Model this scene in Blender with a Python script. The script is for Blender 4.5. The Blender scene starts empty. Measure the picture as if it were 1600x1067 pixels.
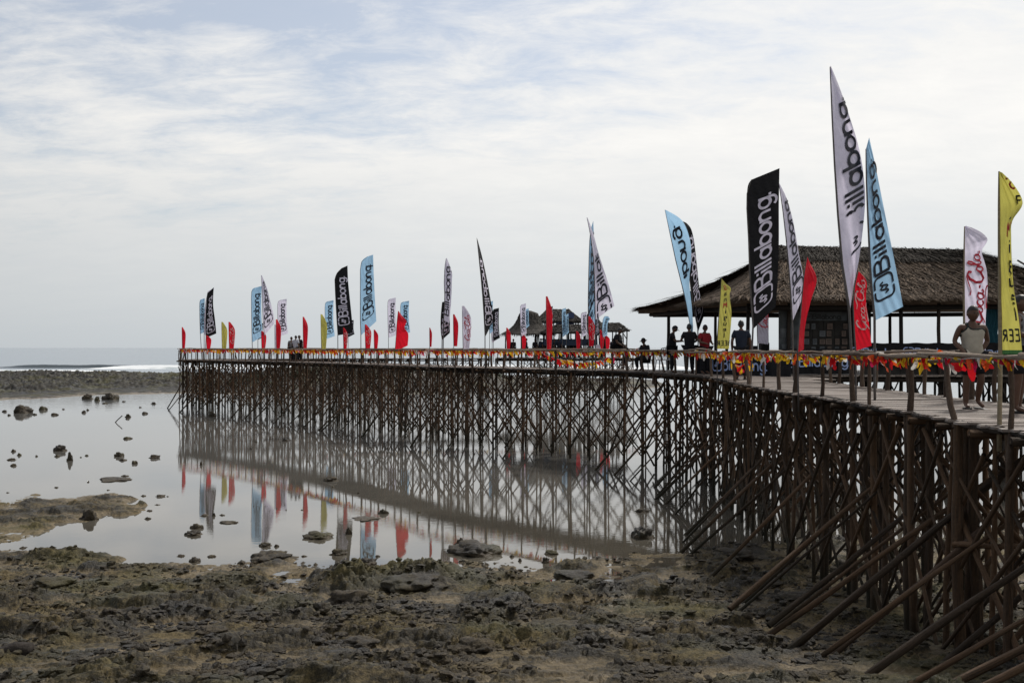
import bpy, bmesh, math, random
import numpy as np
from mathutils import Vector, Matrix, Quaternion, noise as mnoise
random.seed(7)
C = bpy.context.scene.collection
SC = bpy.context.scene
PI = math.pi
F = 1570.0      # focal length in photo pixels
CZ = 4.5        # camera height above the water
ZD = CZ - 0.89       # deck top above the water
ZR = ZD + 0.79  # hand rail height
DZ = CZ - 3.8

# ---------------------------------------------------------------- camera, sky, sun
cam_d = bpy.data.cameras.new('camera'); cam = bpy.data.objects.new('camera', cam_d); C.objects.link(cam)
cam.location = (0, 0, CZ); cam.rotation_euler = (math.radians(90), 0, 0)
cam_d.sensor_width = 36; cam_d.lens = 36 * F / 1600; cam_d.shift_y = 9.5 / 1600
cam_d.clip_start = 0.1; cam_d.clip_end = 30000
SC.camera = cam
SC.view_settings.view_transform = 'Standard'; SC.view_settings.look = 'None'
SC.view_settings.gamma = 1; SC.view_settings.use_curve_mapping = False
SC.view_settings.exposure = 0.0
SUN_EL, SUN_AZ = math.radians(48), math.radians(38)     # azimuth from +Y towards +X: ahead and to the right

world = bpy.data.worlds.new('World'); SC.world = world; world.use_nodes = True
nt = world.node_tree; nt.nodes.clear()
def N(tree, kind, **kw):
    n = tree.nodes.new(kind)
    for k, v in kw.items():
        if k.startswith('i_'):
            key = k[2:]
            n.inputs[int(key) if key.isdigit() else key.replace('_', ' ')].default_value = v
        else: setattr(n, k, v)
    return n
def L(tree, a, b): tree.links.new(a, b)
def M_(tree, op, a, b=None, c=None, clamp=False):
    n = tree.nodes.new('ShaderNodeMath'); n.operation = op; n.use_clamp = clamp
    for i, v in enumerate((a, b, c)):
        if v is None: continue
        if isinstance(v, (int, float)): n.inputs[i].default_value = v
        else: tree.links.new(v, n.inputs[i])
    return n.outputs[0]
def ramp(tree, fac, stops, interp='LINEAR'):
    r = tree.nodes.new('ShaderNodeValToRGB'); r.color_ramp.interpolation = interp
    cr = r.color_ramp
    while len(cr.elements) < len(stops): cr.elements.new(0.5)
    for e, (p, c) in zip(cr.elements, stops):
        e.position = p; e.color = (c if len(c) == 4 else (*c, 1))
    if fac is not None: tree.links.new(fac, r.inputs[0])
    return r.outputs[0]
def g3(v): return (v, v, v)

sky = N(nt, 'ShaderNodeTexSky', sky_type='NISHITA', sun_disc=False)
sky.sun_elevation = SUN_EL; sky.sun_rotation = SUN_AZ; sky.air_density = 1.0; sky.dust_density = 1.5; sky.ozone_density = 1.5
bg_sky = N(nt, 'ShaderNodeBackground'); bg_sky.inputs[1].default_value = 0.105
L(nt, sky.outputs[0], bg_sky.inputs[0])
tc = N(nt, 'ShaderNodeTexCoord'); sep = N(nt, 'ShaderNodeSeparateXYZ'); L(nt, tc.outputs['Generated'], sep.inputs[0])
zc = M_(nt, 'ADD', M_(nt, 'MAXIMUM', sep.outputs[2], 0.0), 0.20)
cx = M_(nt, 'DIVIDE', sep.outputs[0], zc); cy = M_(nt, 'DIVIDE', sep.outputs[1], zc)
cmb = N(nt, 'ShaderNodeCombineXYZ'); L(nt, cx, cmb.inputs[0]); L(nt, M_(nt, 'MULTIPLY', cy, 1.0), cmb.inputs[1])
rotv = N(nt, 'ShaderNodeMapping'); rotv.inputs['Rotation'].default_value = (0, 0, math.radians(14)); rotv.inputs['Scale'].default_value = (0.75, 1.25, 1)
rotv.inputs['Location'].default_value = (3.1, 1.7, 0)
L(nt, cmb.outputs[0], rotv.inputs[0])
n1 = N(nt, 'ShaderNodeTexNoise', i_Scale=0.95, i_Detail=10.0, i_Roughness=0.56, i_Distortion=0.15); L(nt, rotv.outputs[0], n1.inputs['Vector'])
n2 = N(nt, 'ShaderNodeTexNoise', i_Scale=6.5, i_Detail=10.0, i_Roughness=0.66, i_Distortion=0.3); L(nt, rotv.outputs[0], n2.inputs['Vector'])
n3 = N(nt, 'ShaderNodeTexNoise', i_Scale=0.25, i_Detail=3.0, i_Roughness=0.5); L(nt, cmb.outputs[0], n3.inputs['Vector'])
cov = M_(nt, 'ADD', M_(nt, 'MULTIPLY', n1.outputs[0], 0.62), M_(nt, 'MULTIPLY', n2.outputs[0], 0.38))
# more open sky to the left, closed towards the sun, veil near the horizon
open_ = M_(nt, 'MULTIPLY', sep.outputs[0], 0.20)
cov = M_(nt, 'ADD', cov, open_)
veil = N(nt, 'ShaderNodeMapRange', clamp=True); veil.inputs[1].default_value = 0.20; veil.inputs[2].default_value = 0.06
veil.inputs[3].default_value = 0.0; veil.inputs[4].default_value = 0.25
L(nt, sep.outputs[2], veil.inputs[0])
cov = M_(nt, 'ADD', cov, veil.outputs[0])
mask = ramp(nt, cov, [(0.38, g3(0.38)), (0.48, g3(0.82)), (0.56, g3(0.985))])
tone = ramp(nt, M_(nt, 'ADD', M_(nt, 'MULTIPLY', n2.outputs[0], 0.45), M_(nt, 'MULTIPLY', n1.outputs[0], 0.55)),
            [(0.34, (0.79, 0.80, 0.805)), (0.48, (0.84, 0.835, 0.82)), (0.62, (0.905, 0.89, 0.86))])
hz = N(nt, 'ShaderNodeMapRange', clamp=True); hz.inputs[1].default_value = 0.0; hz.inputs[2].default_value = 0.20
L(nt, sep.outputs[2], hz.inputs[0])
low = N(nt, 'ShaderNodeMixRGB'); low.inputs[1].default_value = (0.605, 0.645, 0.672, 1); L(nt, tone, low.inputs[2]); L(nt, hz.outputs[0], low.inputs[0])
# thin cloud glows a little towards the sun
sd = Vector((math.sin(SUN_AZ) * math.cos(SUN_EL), math.cos(SUN_AZ) * math.cos(SUN_EL), math.sin(SUN_EL)))
dp = N(nt, 'ShaderNodeVectorMath', operation='DOT_PRODUCT'); L(nt, tc.outputs['Generated'], dp.inputs[0]); dp.inputs[1].default_value = sd
glow = N(nt, 'ShaderNodeMapRange', clamp=True, interpolation_type='SMOOTHSTEP'); glow.inputs[1].default_value = -0.6; glow.inputs[2].default_value = 0.95
glow.inputs[3].default_value = 0.55; glow.inputs[4].default_value = 1.12
L(nt, dp.outputs['Value'], glow.inputs[0])
bg_c = N(nt, 'ShaderNodeBackground'); L(nt, low.outputs[0], bg_c.inputs[0]); L(nt, glow.outputs[0], bg_c.inputs[1])
mixs = N(nt, 'ShaderNodeMixShader'); L(nt, mask, mixs.inputs[0]); L(nt, bg_sky.outputs[0], mixs.inputs[1]); L(nt, bg_c.outputs[0], mixs.inputs[2])
wo = N(nt, 'ShaderNodeOutputWorld'); L(nt, mixs.outputs[0], wo.inputs[0])

sun_d = bpy.data.lights.new('sun', 'SUN'); sun_d.energy = 3.0; sun_d.angle = math.radians(5); sun_d.color = (1.0, 0.95, 0.88)
sun = bpy.data.objects.new('sun', sun_d); C.objects.link(sun); sun.rotation_euler = (-sd).to_track_quat('-Z', 'Y').to_euler()

# ---------------------------------------------------------------- helpers
def P(px, py, D): return Vector(((px - 800) / F * D, D, CZ - (py - 543) / F * D))
def pole_base_D(py, z=ZD): return (CZ - z) * F / (py - 543)
def tag(o, label=None, cat=None, group=None, kind=None):
    if label: o['label'] = label
    if cat: o['category'] = cat
    if group: o['group'] = group
    if kind: o['kind'] = kind
    return o
def empty(name, loc, label, cat, group=None, rz=0):
    o = bpy.data.objects.new(name, None); C.objects.link(o); o.location = loc; o.rotation_euler.z = rz
    o.empty_display_size = 0.2
    return tag(o, label, cat, group)
class MB:
    def __init__(s): s.v = []; s.f = []
    def add(s, vs, fs):
        k = len(s.v); s.v.extend([tuple(v) for v in vs]); s.f.extend([tuple(i + k for i in f) for f in fs])
    def box(s, c, size, rz=0, M=None):
        vs = [Vector((x * size[0] / 2, y * size[1] / 2, z * size[2] / 2)) for z in (-1, 1) for y in (-1, 1) for x in (-1, 1)]
        R = M if M is not None else Matrix.Rotation(rz, 3, 'Z')
        s.add([R @ v + Vector(c) for v in vs], [(0, 2, 3, 1), (4, 5, 7, 6), (0, 1, 5, 4), (2, 6, 7, 3), (0, 4, 6, 2), (1, 3, 7, 5)])
    def tube(s, pts, r, n=6, cap=True):
        pts = [Vector(p) for p in pts]
        rs = r if isinstance(r, (list, tuple)) else [r] * len(pts)
        rings = []
        for i, p in enumerate(pts):
            d = (pts[min(i + 1, len(pts) - 1)] - pts[max(i - 1, 0)]).normalized()
            a = d.cross(Vector((0, 1, 0)) if abs(d.y) < 0.9 else Vector((1, 0, 0))).normalized(); b = d.cross(a)
            rings.append([p + (a * math.cos(2 * PI * k / n) + b * math.sin(2 * PI * k / n)) * rs[i] for k in range(n)])
        k0 = len(s.v)
        for rg in rings: s.v.extend([tuple(q) for q in rg])
        for i in range(len(pts) - 1):
            for k in range(n):
                s.f.append((k0 + i * n + k, k0 + i * n + (k + 1) % n, k0 + (i + 1) * n + (k + 1) % n, k0 + (i + 1) * n + k))
        if cap:
            s.f.append(tuple(k0 + k for k in reversed(range(n)))); s.f.append(tuple(k0 + (len(pts) - 1) * n + k for k in range(n)))
    def mesh(s, name, mat, smooth=False):
        me = bpy.data.meshes.new(name); me.from_pydata(s.v, [], s.f); me.update()
        if mat: me.materials.append(mat)
        if smooth: me.polygons.foreach_set('use_smooth', [True] * len(me.polygons))
        return me
    def build(s, name, mat, parent=None, smooth=False):
        o = bpy.data.objects.new(name, s.mesh(name, mat, smooth)); C.objects.link(o)
        if parent: attach(o, parent)
        return o
def attach(o, parent):
    """parent o (given in world coordinates) under a top-level empty whose own rotation is zero or already applied"""
    M = Matrix.Translation(parent.location) @ parent.rotation_euler.to_matrix().to_4x4()
    o.parent = parent; o.matrix_parent_inverse = M.inverted()
def obj(name, me, parent=None, mw=None):
    o = bpy.data.objects.new(name, me); C.objects.link(o)
    if mw is not None: o.matrix_basis = mw
    if parent: attach(o, parent)
    return o
def grid_mesh(name, X, Y, Z, mat, smooth=True):
    h, w = X.shape
    co = np.stack([X, Y, Z], -1).reshape(-1, 3).astype(np.float32)
    i = np.arange(h * w).reshape(h, w)
    q = np.stack([i[:-1, :-1], i[:-1, 1:], i[1:, 1:], i[1:, :-1]], -1).reshape(-1).astype(np.int32)
    nf = (h - 1) * (w - 1)
    me = bpy.data.meshes.new(name)
    me.vertices.add(h * w); me.vertices.foreach_set('co', co.ravel())
    me.loops.add(nf * 4); me.loops.foreach_set('vertex_index', q)
    me.polygons.add(nf); me.polygons.foreach_set('loop_start', np.arange(0, nf * 4, 4, dtype=np.int32))
    me.update(calc_edges=True); me.validate()
    me.polygons.foreach_set('use_smooth', np.full(nf, smooth)); me.materials.append(mat)
    return me

# numpy noise
def _h(ix, iy, s):
    n = (ix.astype(np.int64) * 374761393 + iy.astype(np.int64) * 668265263 + s * 1442695041) & 0xffffffff
    n = ((n ^ (n >> 13)) * 1274126177) & 0xffffffff
    return ((n ^ (n >> 16)) & 0xffff) / 65535.0
def vnoise(x, y, s=0):
    x0 = np.floor(x); y0 = np.floor(y); fx = x - x0; fy = y - y0
    fx = fx * fx * fx * (fx * (fx * 6 - 15) + 10); fy = fy * fy * fy * (fy * (fy * 6 - 15) + 10)
    a = _h(x0, y0, s); b = _h(x0 + 1, y0, s); c = _h(x0, y0 + 1, s); d = _h(x0 + 1, y0 + 1, s)
    return (a * (1 - fx) + b * fx) * (1 - fy) + (c * (1 - fx) + d * fx) * fy * 1.0
def fbm(x, y, oc=5, s=0, rough=0.5, ridged=False):
    t = np.zeros_like(x); a = 1.0; tot = 0
    c, sn = math.cos(0.6), math.sin(0.6)
    for k in range(oc):
        n = vnoise(x, y, s + k * 17)
        if ridged: n = 1 - abs(2 * n - 1)
        t += a * n; tot += a; a *= rough
        x, y = (c * x - sn * y) * 2.03 + 7.1, (sn * x + c * y) * 2.03 + 3.3
    return t / tot
def worley(x, y, s=0):
    x0 = np.floor(x); y0 = np.floor(y); best = np.full_like(x, 9.0)
    for dx in (-1, 0, 1):
        for dy in (-1, 0, 1):
            cx_ = x0 + dx; cy_ = y0 + dy
            px_ = cx_ + _h(cx_, cy_, s); py_ = cy_ + _h(cx_, cy_, s + 5)
            best = np.minimum(best, (px_ - x) ** 2 + (py_ - y) ** 2)
    return np.sqrt(best)

# ---------------------------------------------------------------- materials
def mat(name):
    m = bpy.data.materials.new(name); m.use_nodes = True; t = m.node_tree
    return m, t, t.nodes['Principled BSDF']
def simple(name, col, rough=0.7, spec=0.3, metal=0.0, var=0.0, vscale=8.0):
    m, t, b = mat(name); b.inputs['Roughness'].default_value = rough; b.inputs['Specular IOR Level'].default_value = spec; b.inputs['Metallic'].default_value = metal
    if var:
        co = N(t, 'ShaderNodeTexCoord'); n = N(t, 'ShaderNodeTexNoise', i_Scale=vscale, i_Detail=4.0); L(t, co.outputs['Object'], n.inputs['Vector'])
        c = ramp(t, n.outputs[0], [(0.3, tuple(x * (1 - var) for x in col)), (0.7, tuple(min(1, x * (1 + var)) for x in col))]); L(t, c, b.inputs['Base Color'])
    else: b.inputs['Base Color'].default_value = (*col, 1)
    return m
def wood(name, c0, c1, c2, rough=0.8, zs=(3.2, 3.2, 16), bump=0.8, tide=False):
    m, t, b = mat(name)
    co = N(t, 'ShaderNodeTexCoord'); oi = N(t, 'ShaderNodeObjectInfo')
    ge = N(t, 'ShaderNodeNewGeometry')
    ad = N(t, 'ShaderNodeVectorMath', operation='ADD')
    mp = N(t, 'ShaderNodeMapping'); mp.inputs['Scale'].default_value = zs; L(t, co.outputs['Object'], mp.inputs[0])
    rv = N(t, 'ShaderNodeCombineXYZ'); L(t, M_(t, 'MULTIPLY', oi.outputs['Random'], 37.0), rv.inputs[0]); L(t, M_(t, 'MULTIPLY', oi.outputs['Random'], 91.0), rv.inputs[2])
    L(t, mp.outputs[0], ad.inputs[0]); L(t, rv.outputs[0], ad.inputs[1])
    n = N(t, 'ShaderNodeTexNoise', i_Scale=1.0, i_Detail=6.0, i_Roughness=0.65); L(t, ad.outputs[0], n.inputs['Vector'])
    fac = M_(t, 'ADD', M_(t, 'MULTIPLY', n.outputs[0], 0.72), M_(t, 'MULTIPLY', oi.outputs['Random'], 0.36))
    c = ramp(t, fac, [(0.25, c0), (0.5, c1), (0.78, c2)])
    if tide:   # weed and wet stain on the lowest part of the stilts
        sp = N(t, 'ShaderNodeSeparateXYZ'); L(t, ge.outputs['Position'], sp.inputs[0]); nw = N(t, 'ShaderNodeTexNoise', i_Scale=3.0, i_Detail=4.0); L(t, ge.outputs['Position'], nw.inputs['Vector'])
        tf = N(t, 'ShaderNodeMapRange', clamp=True); tf.inputs[1].default_value = 1.15; tf.inputs[2].default_value = 0.35; tf.inputs[4].default_value = .85
        L(t, M_(t, 'ADD', sp.outputs[2], M_(t, 'MULTIPLY', M_(t, 'SUBTRACT', nw.outputs[0], .5), 1.4)), tf.inputs[0])
        mx = N(t, 'ShaderNodeMixRGB'); L(t, tf.outputs[0], mx.inputs[0]); L(t, c, mx.inputs[1]); mx.inputs[2].default_value = (0.020, 0.019, 0.011, 1); c = mx.outputs[0]
    L(t, c, b.inputs['Base Color']); b.inputs['Roughness'].default_value = rough; b.inputs['Specular IOR Level'].default_value = 0.25
    n2 = N(t, 'ShaderNodeTexNoise', i_Scale=22.0, i_Detail=5.0); L(t, ge.outputs['Position'], n2.inputs['Vector'])
    bp = N(t, 'ShaderNodeBump', i_Strength=bump, i_Distance=0.02); L(t, M_(t, 'ADD', n2.outputs[0], n.outputs[0]), bp.inputs['Height']); L(t, bp.outputs[0], b.inputs['Normal'])
    return m
def rgb(h):
    h = h.lstrip('#'); c = [int(h[i:i + 2], 16) / 255 for i in (0, 2, 4)]
    return tuple(x / 12.92 if x <= .04045 else ((x + .055) / 1.055) ** 2.4 for x in c)
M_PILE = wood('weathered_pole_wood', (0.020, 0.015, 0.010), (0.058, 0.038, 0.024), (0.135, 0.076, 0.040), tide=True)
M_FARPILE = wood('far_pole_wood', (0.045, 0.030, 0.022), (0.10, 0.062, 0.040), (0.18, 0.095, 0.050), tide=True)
M_RAIL = wood('bleached_rail_wood', (0.10, 0.075, 0.055), (0.22, 0.165, 0.125), (0.33, 0.26, 0.20), zs=(3, 3, 18))
M_POST = wood('rail_post_wood', (0.030, 0.022, 0.017), (0.072, 0.049, 0.035), (0.13, 0.092, 0.066))
M_PLANK = wood('grey_slat_wood', (0.095, 0.076, 0.064), (0.20, 0.165, 0.142), (0.34, 0.29, 0.255), rough=0.55, zs=(7, 2.5, 1))
M_DARKW = wood('dark_beam_wood', (0.012, 0.010, 0.009), (0.03, 0.024, 0.02), (0.06, 0.045, 0.035))

def cloth(name, col, trans=0.45):
    m, t, b = mat(name); out = t.nodes['Material Output']
    co = N(t, 'ShaderNodeTexCoord'); n = N(t, 'ShaderNodeTexNoise', i_Scale=2.5, i_Detail=5.0); L(t, co.outputs['Object'], n.inputs['Vector'])
    c = ramp(t, n.outputs[0], [(0.3, tuple(x * 0.88 for x in col)), (0.65, col)])
    L(t, c, b.inputs['Base Color']); b.inputs['Roughness'].default_value = 0.75; b.inputs['Specular IOR Level'].default_value = 0.25
    tr = N(t, 'ShaderNodeBsdfTranslucent'); L(t, c, tr.inputs[0])
    mx = N(t, 'ShaderNodeMixShader'); mx.inputs[0].default_value = trans
    wv = N(t, 'ShaderNodeTexNoise', i_Scale=9.0, i_Detail=3.0); L(t, co.outputs['Object'], wv.inputs['Vector'])
    bp = N(t, 'ShaderNodeBump', i_Strength=0.6, i_Distance=0.05); L(t, wv.outputs[0], bp.inputs['Height']); L(t, bp.outputs[0], b.inputs['Normal'])
    L(t, b.outputs[0], mx.inputs[1]); L(t, tr.outputs[0], mx.inputs[2]); L(t, mx.outputs[0], out.inputs[0])
    return m
M_WHITE = cloth('white_flag_cloth', (0.76, 0.72, 0.86), 0.55); M_BLUE = cloth('blue_flag_cloth', (0.37, 0.60, 0.82), 0.55)
M_BLACK = cloth('black_flag_cloth', (0.010, 0.010, 0.012), 0.1); M_RED = cloth('red_flag_cloth', (0.72, 0.012, 0.03), 0.5)
M_YEL = cloth('yellow_flag_cloth', (0.56, 0.52, 0.12), 0.5)
M_PWHITE = simple('white_print', (0.72, 0.68, 0.80), 0.7); M_PBLACK = simple('black_print', (0.018, 0.02, 0.03), 0.7)
M_PRED = simple('red_print', (0.50, 0.02, 0.04), 0.7); M_PPINK = simple('pale_red_print', (0.72, 0.42, 0.42), 0.7)
M_PBLUE = simple('blue_print', (0.35, 0.45, 0.72), 0.7)
M_GREEN = cloth('green_hem_cloth', (0.05, 0.14, 0.05), 0.3)
M_POLE = simple('grey_flag_pole', (0.10, 0.09, 0.085), 0.5, var=0.3); M_POLEW = wood('bamboo_flag_pole', (0.10, 0.08, 0.05), (0.2, 0.16, 0.10), (0.3, 0.25, 0.17))
# ---------------------------------------------------------------- water
def water_material():
    m, t, b = mat('shallow_sea_water')
    ge = N(t, 'ShaderNodeNewGeometry'); sp = N(t, 'ShaderNodeSeparateXYZ'); L(t, ge.outputs['Position'], sp.inputs[0])
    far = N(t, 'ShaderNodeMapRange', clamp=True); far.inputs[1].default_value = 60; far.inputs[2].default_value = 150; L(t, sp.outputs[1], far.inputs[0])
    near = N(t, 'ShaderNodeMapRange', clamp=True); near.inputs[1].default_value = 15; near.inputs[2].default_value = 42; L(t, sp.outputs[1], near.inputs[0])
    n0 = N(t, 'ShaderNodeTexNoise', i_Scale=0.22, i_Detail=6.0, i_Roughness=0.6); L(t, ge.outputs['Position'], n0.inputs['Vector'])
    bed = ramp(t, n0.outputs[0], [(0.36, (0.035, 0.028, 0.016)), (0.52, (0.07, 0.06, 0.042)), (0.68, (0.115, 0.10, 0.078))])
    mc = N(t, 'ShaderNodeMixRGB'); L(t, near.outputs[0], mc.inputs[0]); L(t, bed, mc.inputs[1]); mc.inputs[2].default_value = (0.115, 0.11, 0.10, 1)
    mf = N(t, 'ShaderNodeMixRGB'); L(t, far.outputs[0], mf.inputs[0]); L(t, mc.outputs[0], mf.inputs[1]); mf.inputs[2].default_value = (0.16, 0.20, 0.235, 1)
    L(t, mf.outputs[0], b.inputs['Base Color']); b.inputs['IOR'].default_value = 1.5; b.inputs['Specular IOR Level'].default_value = 0.8
    rr = N(t, 'ShaderNodeMapRange', clamp=True); rr.inputs[1].default_value = 60; rr.inputs[2].default_value = 200; rr.inputs[3].default_value = 0.004; rr.inputs[4].default_value = 0.22
    L(t, sp.outputs[1], rr.inputs[0]); L(t, rr.outputs[0], b.inputs['Roughness'])
    mp = N(t, 'ShaderNodeMapping'); mp.inputs['Scale'].default_value = (1.0, 2.2, 1); L(t, ge.outputs['Position'], mp.inputs[0])
    w1 = N(t, 'ShaderNodeTexNoise', i_Scale=3.4, i_Detail=4.0, i_Roughness=0.55); L(t, mp.outputs[0], w1.inputs['Vector'])
    patch = N(t, 'ShaderNodeTexNoise', i_Scale=0.12, i_Detail=2.0); L(t, mp.outputs[0], patch.inputs['Vector'])
    pm = N(t, 'ShaderNodeMapRange', clamp=True); pm.inputs[1].default_value = 0.35; pm.inputs[2].default_value = 0.65; pm.inputs[3].default_value = 0.0002; pm.inputs[4].default_value = 0.0012
    L(t, patch.outputs[0], pm.inputs[0])
    w2 = N(t, 'ShaderNodeTexNoise', i_Scale=0.35, i_Detail=5.0, i_Roughness=0.6); L(t, mp.outputs[0], w2.inputs['Vector'])
    h = M_(t, 'ADD', M_(t, 'MULTIPLY', w1.outputs[0], pm.outputs[0]), M_(t, 'MULTIPLY', M_(t, 'MULTIPLY', w2.outputs[0], far.outputs[0]), 0.16))
    bp = N(t, 'ShaderNodeBump', i_Strength=1.0, i_Distance=1.0); L(t, h, bp.inputs['Height']); L(t, bp.outputs[0], b.inputs['Normal'])
    return m
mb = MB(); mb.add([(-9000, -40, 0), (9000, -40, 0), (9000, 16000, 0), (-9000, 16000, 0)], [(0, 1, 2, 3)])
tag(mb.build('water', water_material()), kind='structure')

# ---------------------------------------------------------------- reef flat in the foreground and mud bank at the left
def reef_material(name, dark, mid, light, sand, wet=0.45, hl=0.16, attr=False):
    m, t, b = mat(name)
    ge = N(t, 'ShaderNodeNewGeometry'); sp = N(t, 'ShaderNodeSeparateXYZ'); L(t, ge.outputs['Position'], sp.inputs[0])
    n1 = N(t, 'ShaderNodeTexNoise', i_Scale=0.9, i_Detail=7.0, i_Roughness=0.65); L(t, ge.outputs['Position'], n1.inputs['Vector'])
    n2 = N(t, 'ShaderNodeTexNoise', i_Scale=13.0, i_Detail=8.0, i_Roughness=0.78); L(t, ge.outputs['Position'], n2.inputs['Vector'])
    n3 = N(t, 'ShaderNodeTexNoise', i_Scale=0.35, i_Detail=4.0); L(t, ge.outputs['Position'], n3.inputs['Vector'])
    base = ramp(t, M_(t, 'ADD', M_(t, 'MULTIPLY', n1.outputs[0], 0.45), M_(t, 'MULTIPLY', n2.outputs[0], 0.55)), [(0.40, dark), (0.50, mid), (0.60, light)])
    green = N(t, 'ShaderNodeMixRGB'); green.blend_type = 'MIX'; L(t, base, green.inputs[1]); green.inputs[2].default_value = (0.11, 0.105, 0.028, 1)
    gf = ramp(t, n3.outputs[0], [(0.50, g3(0)), (0.64, g3(0.6))]); L(t, M_(t, 'MULTIPLY', gf, n2.outputs[0]), green.inputs[0])
    # sand lies in the low places
    lowf = N(t, 'ShaderNodeMapRange', clamp=True); lowf.inputs[1].default_value = hl; lowf.inputs[2].default_value = 0.02
    at_ = N(t, 'ShaderNodeAttribute', attribute_name='hollow')
    L(t, M_(t, 'ADD', at_.outputs['Fac'] if attr else sp.outputs[2], M_(t, 'MULTIPLY', M_(t, 'SUBTRACT', n1.outputs[0], 0.5), 0.30)), lowf.inputs[0])
    sn = M_(t, 'MULTIPLY', lowf.outputs[0], ramp(t, n2.outputs[0], [(0.35, g3(0.25)), (0.62, g3(1))]))
    ms = N(t, 'ShaderNodeMixRGB'); L(t, sn, ms.inputs[0]); L(t, green.outputs[0], ms.inputs[1]); ms.inputs[2].default_value = (*sand, 1)
    L(t, ms.outputs[0], b.inputs['Base Color'])
    r = ramp(t, n1.outputs[0], [(0.35, g3(wet)), (0.65, g3(0.9))]); L(t, r, b.inputs['Roughness']); b.inputs['Specular IOR Level'].default_value = 0.35
    n4 = N(t, 'ShaderNodeTexNoise', i_Scale=22.0, i_Detail=6.0, i_Roughness=0.7); L(t, ge.outputs['Position'], n4.inputs['Vector'])
    bp = N(t, 'ShaderNodeBump', i_Strength=1.0, i_Distance=0.05); L(t, n4.outputs[0], bp.inputs['Height']); L(t, bp.outputs[0], b.inputs['Normal'])
    return m
M_REEF = reef_material('wet_reef_rock', (0.004, 0.003, 0.0015), (0.027, 0.0205, 0.009), (0.135, 0.102, 0.048), (0.19, 0.142, 0.074), hl=0.085, attr=True)
M_ROCK = reef_material('brown_coral_rock', (0.010, 0.008, 0.006), (0.035, 0.027, 0.017), (0.09, 0.07, 0.042), (0.08, 0.06, 0.035), hl=0.05)
M_REEF2 = reef_material('far_reef_rock', (0.007, 0.006, 0.005), (0.020, 0.017, 0.012), (0.042, 0.035, 0.022), (0.26, 0.21, 0.15), hl=0.03)

def ss(x, a, b):
    t = np.clip((x - a) / (b - a), 0, 1); return t * t * (3 - 2 * t)
def shore_D(px):
    e = np.interp(px, [-500, 0, 100, 200, 300, 430, 480, 560, 650, 760, 860, 950, 1050, 1150, 1300, 1450, 1600, 2200],
                  [850, 862, 868, 886, 894, 884, 893, 886, 886, 882, 892, 880, 874, 862, 848, 838, 830, 820])
    return CZ * F / (e - 543)
def height(X, D, rel=False):
    px = 800 + X / D * F; ragged = fbm(X * .9, D * .7, 5, 131, .6) - .5
    d = shore_D(px) - D + 1.6 * ragged; dp_ = np.clip(21.0 - D, 0, 14)
    rise = np.minimum(0.0082 * dp_ ** 2 + 0.010 * dp_, 1.5) * ss(d, -.5, .5); py = 543 + (CZ - rise) * F / D
    base = np.clip(d * 0.10, -0.22, 0.055) + rise + 0.012
    top = np.interp(px, [-900, -300, 0, 100, 180, 228, 240], [800, 792, 784, 773, 771, 789, 800])
    bot = np.interp(px, [-900, -300, 0, 60, 90, 150, 228, 240], [880, 862, 850, 838, 816, 807, 793, 780])
    bank = (np.minimum(py - top, bot - py) + 16 * ragged) * 0.010 - .01
    bank = np.clip(bank, -0.2, 0.05) - 0.005
    base = np.maximum(base, np.where(px < 245, bank, -0.3))
    land = ss(base, -0.14, 0.02) * (0.75 + 0.25 * ss(d, 0, 4))
    wx = X + 0.5 * fbm(X * 0.8, D * 0.8, 3, 91); wy = D + 0.5 * fbm(X * 0.8, D * 0.8, 3, 77)
    big = fbm(X * 0.55, D * 0.75, 3, 3) - 0.5
    lump = fbm(wx * 1.5, wy * 2.2, 5, 11, 0.55) - 0.5
    pl = fbm(wx * 1.1 + .2 * fbm(X * 4, D * 5, 3, 8), wy * 1.9, 6, 33, 0.58)
    slab = 0.07 * ss(pl, .49, .53) + 0.06 * ss(pl, .57, .60) + 0.06 * ss(pl, .64, .67)
    pits = 0.5 - worley(wx * 3.2, wy * 4.4, 5)
    fine = fbm(X * 4.5, D * 10, 4, 23, 0.6) - 0.5
    crumb = fbm(X * 11, D * 17, 3, 29, 0.6) - 0.5
    rocky = ss(fbm(X * 0.45, D * 0.6, 3, 41), 0.40, 0.62)
    h = base + land * (0.10 * big - 0.03 + slab * (.35 + .65 * rocky) + (0.07 + 0.17 * rocky) * lump + (0.01 + 0.035 * rocky) * pits + 0.05 * fine + 0.025 * crumb)
    for (qx, qy, rx, ry, dep) in PUDDLES:
        e = ((px - qx) / rx) ** 2 + ((py - qy) / ry) ** 2
        h = np.where(e < 5, np.maximum(h - dep * np.exp(-e * 1.1), np.minimum(h, -0.05 + 0.6 * np.abs(ragged))), h)
    for (qx, qy, rx, ry, up) in MOUNDS:
        e = ((px - qx) / rx) ** 2 + ((py - qy) / ry) ** 2
        h = np.where(e < 5, h + up * np.exp(-e * 1.0) * (0.55 + 0.9 * lump * 2 + 1.2 * fine), h)
    return (h, h - rise) if rel else h
PUDDLES = [(845, 888, 80, 13, .50), (925, 904, 50, 8, .60), (915, 944, 45, 6, .85), (640, 886, 85, 8, .36), (455, 902, 30, 10, .5), (1000, 885, 70, 10, .38), (560, 884, 45, 7, .34), (1060, 905, 40, 6, .5), (800, 915, 30, 5, .5),
           (300, 905, 40, 5, .10), (195, 935, 20, 4, .1), (700, 985, 30, 4, .14), (1290, 905, 60, 10, .12)]
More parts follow.
